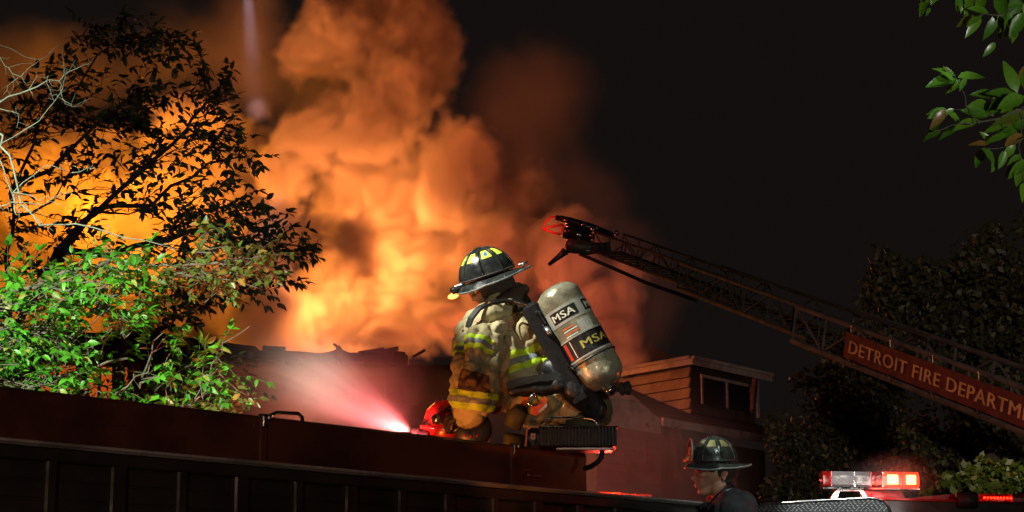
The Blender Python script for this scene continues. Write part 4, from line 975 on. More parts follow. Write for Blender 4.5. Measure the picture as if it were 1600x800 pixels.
burn = thing('burning_house', 'charred house under the fire with a ragged broken roof edge behind the water jet', 'house', Vector((P(450, 600, 42).x, 42, 0)))
random.seed(5)
top = [(-60, 512), (60, 516), (150, 520), (215, 512), (250, 520), (300, 528), (360, 536), (398, 541), (404, 548), (440, 543), (446, 548), (470, 549), (500, 552), (516, 549), (525, 546), (526, 541), (530, 540), (533, 545), (545, 551), (570, 551), (590, 546), (600, 549), (612, 544), (618, 548), (632, 550), (636, 556), (634, 566)]
bot = [(640, 575), (600, 572), (560, 566), (500, 562), (440, 560), (380, 560), (300, 572), (200, 560), (-60, 560)]
for i in range(len(top) - 1):
    (x0, y0), (x1, y1) = top[i], top[i + 1]
    if abs(x1 - x0) < .5: continue
    yb0 = 562 + (8 if x0 > 560 else 0) + random.uniform(-2, 3); d_ = random.uniform(-.1, .1)
    b = MB(); b.prism([P(x0 - 1, y0, 41 + d_), P(x1 + 1, y1, 41 + d_), P(x1 + 1, yb0 + (x1 - x0) * .02, 41 + d_), P(x0 - 1, yb0, 41 + d_)], (0, random.uniform(2.2, 3), random.uniform(-.3, .1))); b.build('charred_board', M['char'], burn)
for (x0, y0, x1, y1, r_) in ((526, 541, 522, 538, .03), (645, 558, 664, 547, .035), (600, 549, 622, 544, .05), (410, 543, 446, 545, .05), (240, 520, 262, 508, .06), (560, 552, 600, 546, .05)):
    b = MB(); b.tube([P(x0, y0, 41), P(x1, y1, 41.1)], r_, 5); b.build('rafter', M['char'], burn)
for (x0, x1, y0, y1) in ((-60, 60, 560, 740), (118, 136, 560, 640), (175, 187, 550, 640), (199, 520, 556, 740), (520, 720, 570, 740)):
    b = MB(); b.prism([P(x0, y0, 41.3), P(x1, y0, 41.3), P(x1, y1, 41.3), P(x0, y1, 41.3)], (0, .3, 0)); b.build('wall', M['char'], burn)
b = MB(); b.prism([P(-60, 640, 41.28), P(720, 640, 41.28), P(720, 1080, 41.28), P(-60, 1080, 41.28)], (0, .3, 0)); b.build('wall', M['char'], burn)
M['flame'] = mat('flame_behind_window', (.8, .2, .02), .9, 0, .3, 2, emit=((1, .16, .02), .42))
for (x0, x1, y0, y1) in ((60, 118, 565, 640), (136, 175, 565, 630), (187, 199, 556, 600)):
    b = MB(); b.prism([P(x0, y0, 41.55), P(x1, y0, 41.55), P(x1, y1, 41.55), P(x0, y1, 41.55)], (0, .1, 0)); wdw = b.build('window', M['flame'], burn)
    b = MB(); b.box(P((x0 + x1) / 2, (y0 + y1) / 2, 41.42), (.06, .05, (y1 - y0) * 41 / FPX), None, 0); b.build('mullion', M['char'], wdw)
for i in range(5):
    b = MB(); x = 420 + i * 52; b.prism([P(x, 590, 41.26), P(x + 26, 590, 41.26), P(x + 26, 632, 41.26), P(x, 632, 41.26)], (0, .03, 0)); b.build('window', M['dark_glass'], burn)
# ------------------------------------------------------------------ leaves and trees
def leafmat(name, c1, c2, rough=.4, yellow=None, tr=.25):
    m = bpy.data.materials.new(name); m.use_nodes = True; g = NG(m.node_tree); p = g.n['Principled BSDF']; out = g.n['Material Output']
    geo = g.new('ShaderNodeNewGeometry'); oi = g.new('ShaderNodeObjectInfo')
    rnd = g.m('FRACT', g.m('ADD', geo.outputs['Random Per Island'], oi.outputs['Random']))
    mx = g.new('ShaderNodeMix', data_type='RGBA'); g.l.new(rnd, mx.inputs[0]); mx.inputs[6].default_value = (*c1, 1); mx.inputs[7].default_value = (*c2, 1)
    col = mx.outputs[2]
    if yellow:
        m2 = g.new('ShaderNodeMix', data_type='RGBA'); g.l.new(g.rng(rnd, .86, .97, 0, 1), m2.inputs[0]); g.l.new(col, m2.inputs[6]); m2.inputs[7].default_value = (*yellow, 1); col = m2.outputs[2]
    tc = g.new('ShaderNodeTexCoord').outputs['Object']; m3 = g.new('ShaderNodeMix', data_type='RGBA', blend_type='MULTIPLY'); m3.inputs[0].default_value = .5
    g.l.new(col, m3.inputs[6]); nz = g.new('ShaderNodeTexNoise'); g.l.new(tc, nz.inputs[0]); nz.inputs['Scale'].default_value = 60; g.l.new(nz.outputs[0], m3.inputs[7])
    g.l.new(m3.outputs[2], p.inputs['Base Color']); p.inputs['Roughness'].default_value = rough
    t = g.new('ShaderNodeBsdfTranslucent'); g.l.new(m3.outputs[2], t.inputs[0]); ms = g.new('ShaderNodeMixShader'); ms.inputs[0].default_value = tr
    g.l.new(p.outputs[0], ms.inputs[1]); g.l.new(t.outputs[0], ms.inputs[2]); g.l.new(ms.outputs[0], out.inputs[0])
    return m
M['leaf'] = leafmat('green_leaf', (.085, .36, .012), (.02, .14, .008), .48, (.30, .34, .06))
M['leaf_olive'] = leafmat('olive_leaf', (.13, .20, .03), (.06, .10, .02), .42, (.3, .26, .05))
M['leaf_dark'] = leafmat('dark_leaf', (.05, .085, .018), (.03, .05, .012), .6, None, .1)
M['leaf_far'] = leafmat('far_leaf', (.10, .10, .045), (.045, .055, .025), .5, (.26, .17, .08))
M['leaf_big'] = leafmat('broad_leaf', (.13, .30, .02), (.05, .16, .015), .3, (.22, .13, .03))
M['bark'] = mat('grey_bark', (.09, .09, .06), .85, 0, .4, 12, .6, 60)
M['bark_dark'] = mat('dark_bark', (.035, .028, .02), .9, 0, .4, 12, .6, 60)
M['twig_pale'] = mat('pale_green_bare_twig', (.15, .17, .13), .7, 0, .35, 12, .4, 60)
def leaf_shape(L, w_, curl, fold, n=5):
    vs = []; fs = []
    for i in range(n + 1):
        t = i / n; ww = w_ * (math.sin(math.pi * min(1, t * 1.0) ** .75) ** .9) * (1 if 0 < i < n else 0)
        z = -curl * L * t * t; x = L * t * (1 - .1 * curl)
        vs += [(x, -ww, z + fold * ww), (x, 0, z), (x, ww, z + fold * ww)]
    for i in range(n):
        a = i * 3; fs += [(a, a + 1, a + 4, a + 3), (a + 1, a + 2, a + 5, a + 4)]
    return vs, fs
LEAVES = {}
def leaf_protos(key, m, L, w_):
    out = []
    for i, (c, f) in enumerate(((.1, .35), (.28, .2), (-.1, .5), (.4, .3))):
        vs, fs = leaf_shape(L, w_ * (1, .85, 1.1, .95)[i], c, f)
        bm = bmesh.new(); bv = [bm.verts.new(v) for v in vs]
        for q in fs: bm.faces.new([bv[k] for k in q])
        bmesh.ops.remove_doubles(bm, verts=bm.verts, dist=1e-5)
        bmesh.ops.dissolve_degenerate(bm, edges=bm.edges, dist=1e-6)
        me = bpy.data.meshes.new('leaf'); bm.to_mesh(me); bm.free(); me.materials.append(m)
        for p in me.polygons: p.use_smooth = True
        out.append(me)
    LEAVES[key] = (out, m); return out
leaf_protos('small', M['leaf'], .085, .021); leaf_protos('olive', M['leaf_olive'], .08, .021)
leaf_protos('dark', M['leaf_dark'], .085, .020); leaf_protos('big', M['leaf_big'], .15, .032)
class Foliage:
    def __init__(s): s.m = []           # (key, variant, matrix)
    def leaf(s, key, pos, d, up, k=1.0):
        d = Vector(d).normalized(); up = Vector(up); y = up.cross(d)
        if y.length < 1e-4: y = Vector((1, 0, 0)).cross(d)
        y.normalize(); z = d.cross(y)
        mt = Matrix((d, y, z)).transposed().to_4x4() @ Matrix.Scale(k, 4); mt.translation = pos
        s.m.append((key, random.randrange(4), mt))
    def emit(s, root, single, name='leaf'):
        random.shuffle(s.m)
        order = sorted(s.m, key=lambda q: q[2].translation.y - 100 * q[2].to_scale().x)
        par_inv = None
        for key, v, mt in order[:single]:
            o = bpy.data.objects.new(name, LEAVES[key][0][v]); C.objects.link(o); parent_to(o, root); o.matrix_basis = mt
        rest = order[single:]
        if rest:
            groups = {}
            for key, v, mt in rest: groups.setdefault(key, []).append((v, mt))
            for key, lst in groups.items():
                co = []; fs = []
                base = [([q.co.copy() for q in me.vertices], [list(p.vertices) for p in me.polygons]) for me in LEAVES[key][0]]
                for v, mt in lst:
                    k = len(co); co += [tuple(mt @ q) for q in base[v][0]]; fs += [[i + k for i in f] for f in base[v][1]]
                me = bpy.data.meshes.new('foliage'); me.from_pydata(co, [], fs)
                for p in me.polygons: p.use_smooth = True
                tag(link_mesh('foliage', me, LEAVES[key][1], root), kind='stuff')
def rv(s=1.0): return Vector((random.gauss(0, s), random.gauss(0, s), random.gauss(0, s)))
def spray(fo, tw, key, p, d, L, n=4, k=1.0, droop=.35, r=.0022):
    "a compound leaf: paired leaflets along a drooping stalk and one at its end"
    d = Vector(d).normalized(); side = d.cross(Vector((0, 0, 1))); side = side.normalized() if side.length > .1 else Vector((1, 0, 0)); side = (side + rv(.35)).normalized()
    pts = [Vector(p)]
    for i in range(n):
        d = (d + Vector((0, 0, -droop / n)) + rv(.07)).normalized(); pts.append(pts[-1] + d * L / n)
    tw.tube(pts, [r * 1.3 - r * .7 * i / n for i in range(n + 1)], 4, False)
    for i in range(1, n + 1):
        for sg in (-1, 1):
            dd = (side * sg * .85 + d * .55 + Vector((0, 0, -.25)) + rv(.22)); fo.leaf(key, pts[i] + rv(.002), dd, Vector((0, -.35, 1)) + rv(.5), k * random.uniform(.72, 1.12))
    fo.leaf(key, pts[-1], d + rv(.15), Vector((0, -.3, 1)) + rv(.4), k * random.uniform(.9, 1.2))
def limb(mb, pts, r0, r1, n=7, sub=3, wob=.01):
    out = []
    pts = [Vector(p) for p in pts]
    for i in range(len(pts) - 1):
        for j in range(sub):
            out.append(pts[i].lerp(pts[i + 1], j / sub) + (rv(wob) if (i or j) else Vector((0, 0, 0))))
    out.append(pts[-1]); m_ = len(out)
    mb.tube(out, [r0 + (r1 - r0) * (i / (m_ - 1)) ** .8 for i in range(m_)], n); return out

def leafy(root, clusters, Y, single, twmat, seed, spl=.26, droop=.35, k=1.0, up=.25):
    random.seed(seed); fo = Foliage(); tw = MB()
    for (cx_, cy_, rx, ry, n, key, base) in clusters:
        b0 = P(base[0], base[1], Y)
        for i in range(n):
            a = random.uniform(0, 6.283); q = random.random() ** .5
            px, py = cx_ + rx * q * math.cos(a), cy_ + ry * q * math.sin(a)
            p = P(px, py, Y + random.gauss(0, .35) * max(rx, ry) / 70)
            d = (p - b0); d = d.normalized() if d.length > .05 else Vector((1, 0, 0))
            d = (d * .8 + Vector((0, -.15, up)) + rv(.42)).normalized()
            L = spl * random.uniform(.7, 1.15)
            spray(fo, tw, key, p - d * L * .6, d, L, 4, k, droop)
            if i % 3 == 0:
                mid = b0.lerp(p, .5) + rv(.05) + Vector((0, 0, -.04)); limb(tw, [b0.lerp(p, .12), mid, p - d * L * .6], .006, .0025, 5, 2, .012)
    tag(tw.build('twigs', twmat, root), kind='stuff')
    fo.emit(root, single)

YN = 10.4
near = thing('leafy_tree', 'bright green lit tree at the left edge, low over the top of the engine', 'tree', Vector((P(-200, 700, YN + .6).x, YN + .6, 0)))
b = MB(); random.seed(11)
limb(b, [Vector((P(-200, 700, YN + .6).x, YN + .6, -.05)), Vector((P(-190, 700, YN + .6).x, YN + .6, 1.2)), P(-170, 760, YN + .5), P(-140, 600, YN + .4), P(-150, 450, YN + .4), P(-190, 250, YN + .4)], .09, .03, 12, 3, .02); b.build('trunk', M['bark'], near, True)
for pts, r in (([P(-140, 600, YN + .3), P(-40, 560, YN + .2), P(60, 520, YN), P(140, 470, YN)], .03), ([P(-150, 640, YN + .3), P(0, 620, YN + .2), P(110, 590, YN), P(200, 560, YN)], .028),
               ([P(-150, 520, YN + .3), P(-20, 470, YN + .1), P(90, 430, YN - .1), P(170, 405, YN), P(250, 420, YN), P(340, 410, YN), P(380, 400, YN)], .03),
               ([P(60, 640, YN + .1), P(160, 640, YN), P(185, 620, YN), P(230, 575, YN - .1), P(255, 520, YN - .1)], .014), ([P(200, 660, YN + .1), P(290, 650, YN), P(330, 590, YN), P(350, 535, YN), P(390, 510, YN)], .013),
               ([P(-10, 520, YN - .2), P(50, 500, YN - .2), P(62, 462, YN - .2)], .010), ([P(150, 470, YN - .2), P(172, 425, YN - .2), P(182, 400, YN - .2)], .009)):
    b = MB(); limb(b, pts, r * .55, r * .22, 8, 3, .012); b.build('limb', M['bark'], near, True)
leafy(near, [(60, 440, 90, 45, 46, 'small', (-40, 480)), (170, 420, 75, 40, 41, 'small', (60, 450)), (40, 510, 70, 50, 46, 'small', (-40, 540)), (140, 500, 90, 50, 46, 'small', (40, 520)), (215, 455, 45, 45, 22, 'small', (140, 470)),
    (50, 590, 80, 40, 36, 'small', (-40, 600)), (140, 570, 70, 40, 18, 'small', (60, 590)), (180, 620, 60, 20, 13, 'small', (110, 630)),
    (255, 560, 32, 45, 10, 'small', (215, 600)), (300, 610, 55, 30, 18, 'small', (270, 640)), (350, 560, 45, 50, 12, 'small', (320, 600)), (340, 630, 45, 15, 8, 'olive', (320, 640)), (375,625,22,12,3,'olive',(340,640)),
    (330, 430, 75, 34, 28, 'olive', (250, 425)), (395, 400, 50, 28, 16, 'olive', (340, 415)), (345, 375, 30, 25, 5, 'olive', (340, 400))], YN, 300, M['bark'], 21, .23, .4, .76)

YD = 15.5
dark = thing('leafy_tree', 'taller dark tree silhouetted against the orange smoke, above the bright green one', 'tree', Vector((P(-150, 700, YD).x, YD, 0)))
b = MB(); limb(b, [Vector((P(-150, 700, YD).x, YD, -.05)), Vector((P(-120, 700, YD).x, YD, 1.6)), P(-60, 700, YD), P(20, 520, YD), P(85, 395, YD), P(150, 330, YD), P(215, 275, YD), P(290, 205, YD), P(330, 150, YD), P(318, 95, YD)], .05, .006, 10, 3, .015); b.build('trunk', M['bark_dark'], dark, True)
for pts, r in (([P(60, 430, YD), P(150, 330, YD), P(240, 318, YD), P(330, 255, YD), P(385, 235, YD)], .03), ([P(85, 395, YD), P(180, 395, YD), P(300, 360, YD), P(400, 380, YD), P(470, 385, YD)], .035), ([P(20, 520, YD), P(10, 400, YD), P(20, 300, YD), P(60, 200, YD), P(110, 150, YD), P(180, 60, YD), P(240, 60, YD)], .022), ([P(20, 300, YD), P(100, 240, YD), P(180, 170, YD), P(250, 130, YD)], .025), ([P(20, 340, YD), P(90, 320, YD), P(110, 235, YD)], .015), ([P(150, 330, YD), P(200, 330, YD), P(300, 300, YD)], .014),
              ([P(-40, 330, YD), P(30, 330, YD), P(100, 345, YD)], .012)):
    b = MB(); limb(b, pts, r, r * .2, 7, 3, .02); b.build('limb', M['bark_dark'], dark, True)
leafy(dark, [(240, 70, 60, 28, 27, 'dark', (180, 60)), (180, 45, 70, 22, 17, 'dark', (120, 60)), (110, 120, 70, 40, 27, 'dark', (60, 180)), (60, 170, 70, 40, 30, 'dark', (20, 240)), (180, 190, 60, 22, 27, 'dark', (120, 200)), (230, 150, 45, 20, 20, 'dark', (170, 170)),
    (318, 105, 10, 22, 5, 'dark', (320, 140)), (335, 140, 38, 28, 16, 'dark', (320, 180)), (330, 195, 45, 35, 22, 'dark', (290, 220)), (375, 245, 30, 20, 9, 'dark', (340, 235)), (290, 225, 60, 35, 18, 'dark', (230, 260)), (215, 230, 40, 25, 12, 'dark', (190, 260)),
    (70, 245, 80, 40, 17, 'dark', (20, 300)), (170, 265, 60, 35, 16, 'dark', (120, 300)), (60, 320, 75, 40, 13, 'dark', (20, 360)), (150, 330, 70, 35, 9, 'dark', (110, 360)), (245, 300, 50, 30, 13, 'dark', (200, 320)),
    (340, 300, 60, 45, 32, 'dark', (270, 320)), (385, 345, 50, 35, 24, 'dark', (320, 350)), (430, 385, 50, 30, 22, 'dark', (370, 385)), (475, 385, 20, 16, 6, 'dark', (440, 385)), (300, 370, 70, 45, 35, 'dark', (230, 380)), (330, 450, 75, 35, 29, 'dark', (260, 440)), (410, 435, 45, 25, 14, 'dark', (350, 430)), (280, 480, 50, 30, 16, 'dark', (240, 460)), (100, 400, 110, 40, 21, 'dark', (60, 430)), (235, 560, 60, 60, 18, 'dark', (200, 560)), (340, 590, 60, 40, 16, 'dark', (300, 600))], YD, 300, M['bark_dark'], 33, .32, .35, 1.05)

# bare dead branches, lit, in front of the dark tree
YW = 9.6
bare = thing('bare_branch', 'leafless pale twigs at the upper left edge in front of the dark tree', 'branch', P(-60, 380, YW))
random.seed(8)
main = [([(-60, 172), (0, 158), (45, 140), (90, 125), (120, 108), (145, 95)], .0085), ([(-60, 180), (0, 212), (20, 262), (34, 318), (60, 350), (120, 350), (200, 368), (275, 389)], .011), ([(-60, 70), (0, 92), (22, 116), (45, 135)], .006),
        ([(-30, 60), (0, 68), (60, 96), (102, 66)], .004), ([(0, 250), (18, 300), (30, 345)], .006), ([(25, 335), (22, 300), (68, 258), (110, 268), (152, 264)], .006), ([(-60, 330), (0, 322), (22, 316), (70, 320), (95, 300)], .005), ([(20, 300), (60, 312), (92, 307)], .004),
        ([(90, 125), (98, 152), (113, 167)], .004), ([(78, 146), (90, 150), (115, 167)], .0035), ([(75, 118), (77, 132), (84, 158)], .003), ([(45, 140), (60, 120), (56, 108)], .003), ([(98, 120), (104, 112), (98, 100)], .003), ([(0, 225), (60, 190), (100, 140), (96, 80)], .004), ([(60, 96), (20, 125), (5, 148)], .003), ([(0, 170), (30, 175), (26, 200)], .003)]
for pts, r in main:
    b = MB(); r *= .72; q = limb(b, [P(x, y, YW + (i % 2) * .03) for i, (x, y) in enumerate(pts)], r, r * .35, 6, 3, .006)
    for p_ in q[2:]:
        if random.random() < .6:
            d = (rv(1) * Vector((1, .5, 1))).normalized() + Vector((.5, 0, .1)); L = random.uniform(.03, .11)
            b.tube([p_, p_ + d * L * .5, p_ + d * L + rv(.012)], [r * .35, r * .28, r * .18], 4)
    b.build('twig', M['twig_pale'], bare, True)

# overhanging branch, top right, near the camera
YR = 8.2
over = thing('overhanging_branch', 'broad green leaves of an overhanging branch at the upper right edge', 'branch', P(1680, 150, YR))
random.seed(4); fo = Foliage(); tw = MB()
def twig(pts, r): return limb(tw, [P(x, y, YR + random.uniform(-.06, .06)) for x, y in pts], r, r * .4, 6, 3, .004)
def lf(x, y, dx, dy, k=1.0, tilt=0.0, roll=.5):
    p = P(x, y, YR + random.uniform(-.05, .05)); d = Vector((dx, random.uniform(-.25, .25), -dy)); fo.leaf('big', p, d, Vector((random.uniform(-.3, .3), -roll, tilt + .25)), k)
twig([(1700, 120), (1600, 168), (1560, 182), (1530, 193), (1495, 195), (1460, 205)], .006); twig([(1530, 193), (1510, 165), (1500, 130), (1490, 118)], .003); twig([(1560, 182), (1515, 172), (1480, 172)], .0025); twig([(1700, 160), (1640, 215), (1600, 215), (1560, 235), (1530, 232)], .004)
twig([(1700, -20), (1600, 10), (1560, 22), (1530, 25)], .006); twig([(1650, -10), (1520, -30), (1470, -20)], .004); twig([(1600, 168), (1592, 230), (1600, 290)], .003)
for q in ((1493, 119, -.9, -.55, .75), (1496, 121, 1, -.25, 1.0), (1496, 124, -1, .35, 1.05), (1490, 116, -1.2, .5, .8), (1500, 124, -.6, .6, .6), (1487, 118, -.5, -.5, .4),
          (1478, 172, -.8, .9, .95), (1478, 174, .9, .5, .75), (1484, 173, -1, .45, .8), (1478, 171, -1, .1, .6), (1530, 188, -1, .35, .9), (1545, 182, -1, -.2, .85), (1552, 170, -1, .05, .9), (1545, 160, -.9, .3, .85),
          (1500, 197, -.8, .35, .75), (1470, 205, -.9, .3, .6), (1560, 150, -.7, -.05, .9), (1575, 150, -.5, .4, .9), (1590, 145, -.35, -.9, 1.1), (1600, 140, .3, -1, 1.1), (1590, 150, -1, -.1, 1), (1600, 150, -.9, .5, 1), (1580, 155, -.4, .8, .9), (1568, 150, -.6, .9, .7),
          (1540, 232, -.5, 1, .7), (1536, 230, .4, 1, .65), (1545, 225, -.9, -.1, .6), (1575, 210, -1, .25, .75), (1590, 205, -1, .1, .9), (1598, 210, -.8, .6, .8), (1585, 222, -.5, .9, .7), (1570, 235, -.4, 1, .6), (1595, 240, -.6, .8, .8), (1600, 180, -1, .15, 1.0), (1610, 190, -1, .4, 1), (1600, 170, -.8, .7, .8), (1570, 195, -1, .3, .7),
          (1597, 262, -.4, 1, .7), (1600, 285, -.2, 1, .6), (1610, 250, -.8, .6, .9), (1555, 245, -.3, 1, .5),
          (1530, 25, -1, .6, .8), (1532, 24, -.6, .9, .85), (1560, 22, -.5, .9, .9), (1545, 20, -1, -.2, .7), (1575, 18, .1, 1, .8), (1590, 12, -.7, .7, 1), (1556, 66, -.7, .8, .6), (1600, 20, -.5, .9, .9), (1600, 5, -1, .1, 1), (1575, 30, .2, 1, .6), (1590, 45, -.5, 1, .5),
          (1480, -16, -.9, .6, .8), (1500, -20, -.2, 1, .8), (1520, -20, -.3, 1, .9), (1540, -12, -.5, .9, .9), (1470, -18, -.5, .8, .6), (1560, -10, .2, 1, .9), (1508, 8, 0, 1, .35), (1590, -8, -.3, 1, 1), (1445, 8, -.4, .8, .4), (1455, -12, -.7, .9, .8)):
    lf(*q)
    if random.random() < .45: lf(q[0] + random.uniform(-6, 14), q[1] + random.uniform(-4, 10), q[2] + random.uniform(-.5, .5), q[3] + random.uniform(-.4, .6), q[4] * .75)
tag(tw.build('twigs', M['bark'], over), kind='stuff'); fo.emit(over, 300)
# trunk of that tree stands outside the frame to the right

def far_tree(label, cx_, base_x, Y, blobs, n, seed, m_, leaf=.10, group='trees in the dark behind the ladder'):
    random.seed(seed); root = thing('broadleaf_tree', label, 'tree', Vector((P(base_x, 700, Y).x, Y, 0)), group)
    b = MB(); gx = P(base_x, 700, Y).x; top_ = P(cx_, blobs[0][1], Y)
    tr_ = limb(b, [Vector((gx, Y, -.1)), Vector((gx + .1, Y, 2)), P(base_x + (cx_ - base_x) * .5, 760, Y), top_], .38, .08, 10, 3, .06)
    for (bx, by, rx, ry) in blobs: limb(b, [P(base_x + (cx_ - base_x) * .4, 790, Y), P(bx, by + ry * .3, Y)], .14, .02, 6, 4, .1)
    b.build('trunk', M['bark_dark'], root, True)
    k = Y / FPX; co = []; fs = []
    tot = sum(q[2] * q[3] for q in blobs)
    for (bx, by, rx, ry) in blobs:
        c = P(bx, by, Y + random.uniform(-1.0, 1.0)); subs = []
        for i in range(int(16 + rx * ry / 320)):
            u = rv(1).normalized() * random.uniform(.35, 1.05); subs.append((c + Vector((u.x * rx * k, u.y * rx * k * .9, u.z * ry * k)), random.uniform(.2, .5) * min(rx, ry) * k))
        for i in range(int(n * rx * ry / tot)):
            sc_, sr = random.choice(subs); u = rv(1).normalized(); p = sc_ + u * sr * random.uniform(.55, 1.1) * Vector((1.2, 1.2, .75)).length / 1.8
            d = (rv(1) + Vector((0, 0, -.4))).normalized(); s_ = d.cross(u + rv(.6)).normalized(); L = leaf * random.uniform(.6, 1.25); W = L * .3
            q0 = len(co); co += [tuple(p), tuple(p + d * L * .5 + s_ * W), tuple(p + d * L), tuple(p + d * L * .5 - s_ * W)]; fs.append((q0, q0 + 1, q0 + 2, q0 + 3))
    me = bpy.data.meshes.new('crown'); me.from_pydata(co, [], fs); tag(link_mesh('crown', me, m_, root), kind='stuff')
    return root
far_tree('tall dark tree behind the ladder at the right edge of the picture', 1520, 1560, 31, [(1540, 420, 110, 75), (1440, 480, 85, 75), (1590, 520, 120, 100), (1400, 440, 60, 50), (1500, 560, 120, 60)], 15000, 51, M['leaf_far'], .13)
far_tree('dark tree between the house and the light bar, below the ladder', 1330, 1340, 33, [(1340, 620, 90, 70), (1280, 680, 80, 60), (1400, 680, 80, 60), (1250, 740, 70, 50), (1340, 560, 50, 45)], 11000, 52, M['leaf_far'], .12)
far_tree('dark bushy tree behind the red light bar at the lower right', 1480, 1500, 27, [(1470, 700, 80, 45), (1560, 660, 80, 60), (1600, 720, 60, 50), (1420, 740, 60, 35)], 10000, 53, M['leaf_far'], .11)
far_tree('low pale green lit shrub above the right end of the light bar', 1540, 1560, 16, [(1520, 760, 55, 22), (1570, 745, 50, 30), (1470, 768, 35, 14), (1540, 728, 35, 16)], 1500, 54, M['leaf_olive'], .085, None)
# ------------------------------------------------------------------ smoke
smoke_mat = volume_mat('smoke', (.82, .76, .74), 4.2)
# puffs of the plume: pixel x, y, depth, radius x(px), radius z(px), radius depth (m), level
PUFFS = [
 (520, 70, 46, 95, 75, 2.0), (600, 30, 46.4, 110, 120, 2.0), (490, 215, 46.2, 75, 60, 1.8), (570, 200, 46.6, 100, 75, 2.0),
 (620, 140, 46.8, 90, 110, 2.2), (675, 90, 47.2, 55, 130, 1.6), (450, 270, 47, 60, 60, 1.6),
 (600, 300, 48.2, 120, 110, 2.2), (715, 290, 46.9, 85, 120, 2.0), (650, 440, 48.0, 110, 130, 2.2),
 (520, 480, 48.2, 90, 90, 2.0), (415, 500, 46, 100, 75, 1.8), (440, 560, 45.6, 150, 40, 1.4),
 (550, 385, 43.7, 56, 56, 1.1), (505, 365, 43.8, 42, 36, .9), (435, 345, 44.6, 46, 44, 1.0), (425, 415, 44.8, 70, 50, 1.3), (475,400,44.4,45,36,1.0),
 (620, 530, 44.3, 80, 30, 1.2), (660, 505, 44.4, 36, 36, 1.0), (560, 545, 45.2, 80, 20, 1.0), (735, 510, 45.0, 60, 60, 1.4), (770, 430, 46.2, 75, 100, 1.8),
 (800, 340, 48, 90, 100, 1.8), (890, 400, 46, 85, 80, 1.6), (950, 470, 46.3, 75, 70, 1.6), (870, 520, 46, 110, 70, 1.6), (955, 540, 46.2, 55, 55, 1.2),
 (200, 360, 49.4, 260, 190, 2.6), (60, 320, 49.4, 180, 150, 2.4), (330, 250, 49, 100, 90, 2.0), (300, 430, 49, 160, 130, 2.2),
 (60, 500, 49, 200, 120, 2.2), (300, 175, 46.6, 110, 34, 1.1), (90, 205, 45.6, 120, 28, 1.0), (190, 385, 44.8, 90, 16, .7), (310,350,45,60,30,.9),
]
THIN = [(830, 170, 48, 130, 130, 2.0), (800, 270, 48, 130, 110, 2.0), (300, 90, 48.6, 170, 100, 1.4), (500, 140, 49, 150, 110, 1.6), (385, 60, 45.5, 80, 170, 1.8), (60, 120, 48.6, 190, 90, 1.6), (900, 320, 47.6, 100, 90, 1.8), (950, 390, 47, 80, 80, 1.6), (1000, 490, 47, 80, 100, 1.8)]
def puffs(g, p, lst, smooth):
    acc = None
    for (px, py, Y, rx, rz, ry) in lst:
        c = P(px, py, Y); k = Y / FPX
        r = (rx * k, ry, rz * k); rm = min(r)
        q = g.v('MULTIPLY', g.v('SUBTRACT', p, tuple(c)), (1 / r[0], 1 / r[1], 1 / r[2]))
        s = g.m('MULTIPLY_ADD', g.v('LENGTH', q, out='Value'), -rm, rm)
        acc = s if acc is None else g.m('SMOOTH_MAX', acc, s, smooth)
    return acc
def smoke_field(g, pos):
    w1 = g.v('SCALE', g.v('SUBTRACT', g.noise(pos, .5, 2, .5, 1), (.5, .5, .5)), None); w1.node.inputs['Scale'].default_value = 1.6
    p = g.v('ADD', pos, w1)
    acc = puffs(g, p, PUFFS, .2)
    n = g.noise(p, 1.0, 5, .55); b = g.m('ABSOLUTE', g.m('SUBTRACT', g.noise(p, 1.6, 3, .5), .5))
    s = g.m('ADD', acc, g.m('MULTIPLY_ADD', n, 1.3, -.82)); s = g.m('ADD', s, g.m('MULTIPLY', b, 1.5))
    main = g.rng(s, 0.0, .62, 0.0, 1.0)
    t = g.m('ADD', puffs(g, p, THIN, .6), g.m('MULTIPLY_ADD', n, 1.2, -.7))
    thin = g.m('MULTIPLY', g.rng(t, -.2, 1.2, 0, 1), .055)
    disc = g.rng(g.v('LENGTH', g.v('MULTIPLY', g.v('SUBTRACT', pos, tuple(P(402, 171, 44.8))), (1, 1, 1.15)), out='Value'), .44, .10, 0, 1)
    return g.m('MAXIMUM', g.m('MAXIMUM', main, thin), g.m('MULTIPLY', disc, .09))
sm = volume_cloud('smoke_plume', (-14.5, 43, 5.4), (4.6, 52, 21.5), (240, 110, 205), smoke_field, smoke_mat)
tag(sm, kind='stuff')

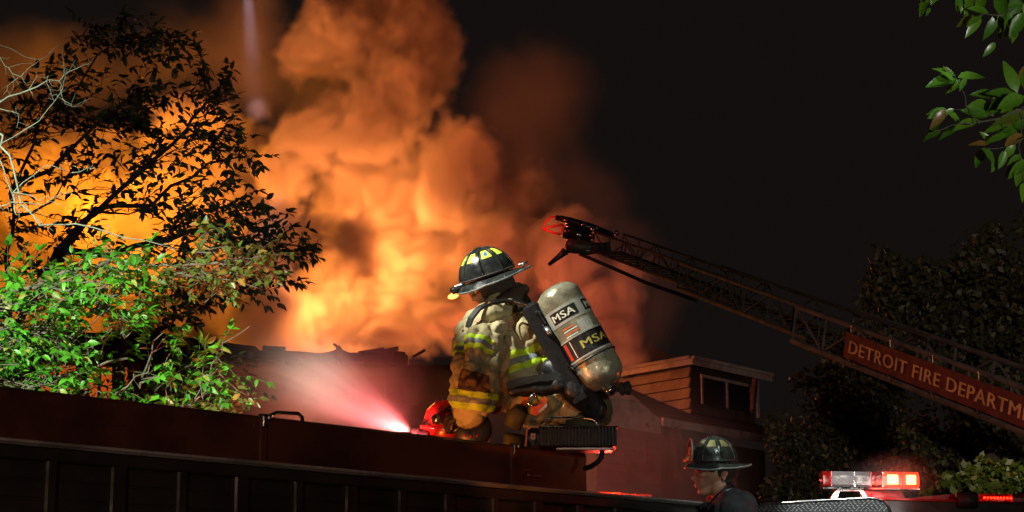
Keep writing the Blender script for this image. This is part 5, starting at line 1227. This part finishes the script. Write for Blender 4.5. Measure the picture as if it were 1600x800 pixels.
# water jet of the deck gun and the mist around it
spray_mat = volume_mat('water_spray', (.97, .97, 1.0), 13.0, .0)
n0 = G(643, 677, .03); n1 = P(470, 572, 10.7); na = (n1 - n0).normalized()
def spray_field(g, pos):
    d = g.v('SUBTRACT', pos, tuple(n0)); s = g.v('DOT_PRODUCT', d, tuple(na), out='Value')
    r2 = g.m('SUBTRACT', g.v('DOT_PRODUCT', d, d, out='Value'), g.m('MULTIPLY', s, s))
    w_ = g.m('MULTIPLY_ADD', g.m('MAXIMUM', s, 0), .105, .010)
    core = g.m('EXPONENT', g.m('MULTIPLY', g.m('DIVIDE', r2, g.m('MULTIPLY', w_, w_)), -1.0))
    core = g.m('DIVIDE', core, g.m('MULTIPLY_ADD', s, 2.2, .05)); core = g.m('MULTIPLY', core, g.rng(s, -.01, .05, 0, 1)); core = g.m('MULTIPLY', core, g.rng(s, 1.7, .5, 0, 1))
    st = g.noise(g.v('MULTIPLY', g.v('NORMALIZE', d), (26, 26, 26)), 1.0, 3, .6)
    core = g.m('MULTIPLY', core, g.rng(st, .36, .62, .35, 1.35, 'LINEAR'))
    w2 = g.m('MULTIPLY_ADD', g.m('MAXIMUM', s, 0), .36, .05)
    halo = g.m('EXPONENT', g.m('MULTIPLY', g.m('DIVIDE', r2, g.m('MULTIPLY', w2, w2)), -1.0)); halo = g.m('MULTIPLY', halo, g.m('MULTIPLY', g.m('MULTIPLY', g.rng(s, -.1, .3, 0, 1), g.rng(s, 1.5, .2, 0, 1)), .024))
    n = g.noise(pos, 1.3, 3, .6)
    return g.m('ADD', core, halo)
sp = volume_cloud('water_spray', (-1.9, 9.3, 2.36), (-.32, 11.2, 3.5), (140, 120, 100), spray_field, spray_mat)
tag(sp, kind='stuff')
mist_mat = volume_mat('drifting_smoke', (.8, .74, .74), 1.0)
def mist_field(g, pos):
    n = g.noise(pos, .9, 3, .6); st = g.noise(g.v('ADD', g.v('MULTIPLY', pos, (2.2, .5, 2.2)), (3.1, 0, 0)), 1.2, 2, .5)
    q = g.v('MULTIPLY', g.v('SUBTRACT', pos, (.75, 12.6, 2.55)), (1 / 1.0, 1 / 2.2, 1 / 1.0))
    f = g.rng(g.v('LENGTH', q, out='Value'), 1.0, .2, 0, 1)
    return g.m('MULTIPLY', g.m('MULTIPLY', f, g.rng(st, .35, .65, .35, 1)), .22)
ms_ = volume_cloud('drifting_smoke', (-.28, 10.6, 1.7), (1.7, 14.6, 3.6), (60, 90, 60), mist_field, mist_mat)
tag(ms_, kind='stuff')
# haze drifting low in front of the burning house
def low_field(g, pos):
    n = g.noise(g.v('MULTIPLY', pos, (1, .6, 1.4)), .5, 4, .6)
    q = g.v('MULTIPLY', g.v('SUBTRACT', pos, tuple(P(520, 640, 38.5))), (1 / 4.6, 1 / 2.4, 1 / 1.9))
    f = g.rng(g.v('LENGTH', q, out='Value'), 1.05, .3, 0, 1)
    return g.m('MULTIPLY', g.m('MULTIPLY', f, g.rng(n, .33, .66, .25, 1)), .30)
tag(volume_cloud('low_smoke', (-9, 36, 2.6), (1.5, 40.9, 7.0), (100, 50, 50), low_field, mist_mat), kind='stuff')
def glow_field(g, pos):  # mist added round the light bar to give its lamps bloom
    q = g.v('MULTIPLY', g.v('SUBTRACT', pos, tuple(Q(1400, 752, .2))), (1 / .3, 1 / .5, 1 / .2))
    return g.m('MULTIPLY', g.rng(g.v('LENGTH', q, out='Value'), 1.0, .0, 0, 1), .5)
c_ = Q(1400, 752, .2)
tag(volume_cloud('bloom_mist', tuple(c_ - Vector((.32, .52, .22))), tuple(c_ + Vector((.32, .52, .22))), (40, 50, 30), glow_field, mist_mat), kind='stuff')
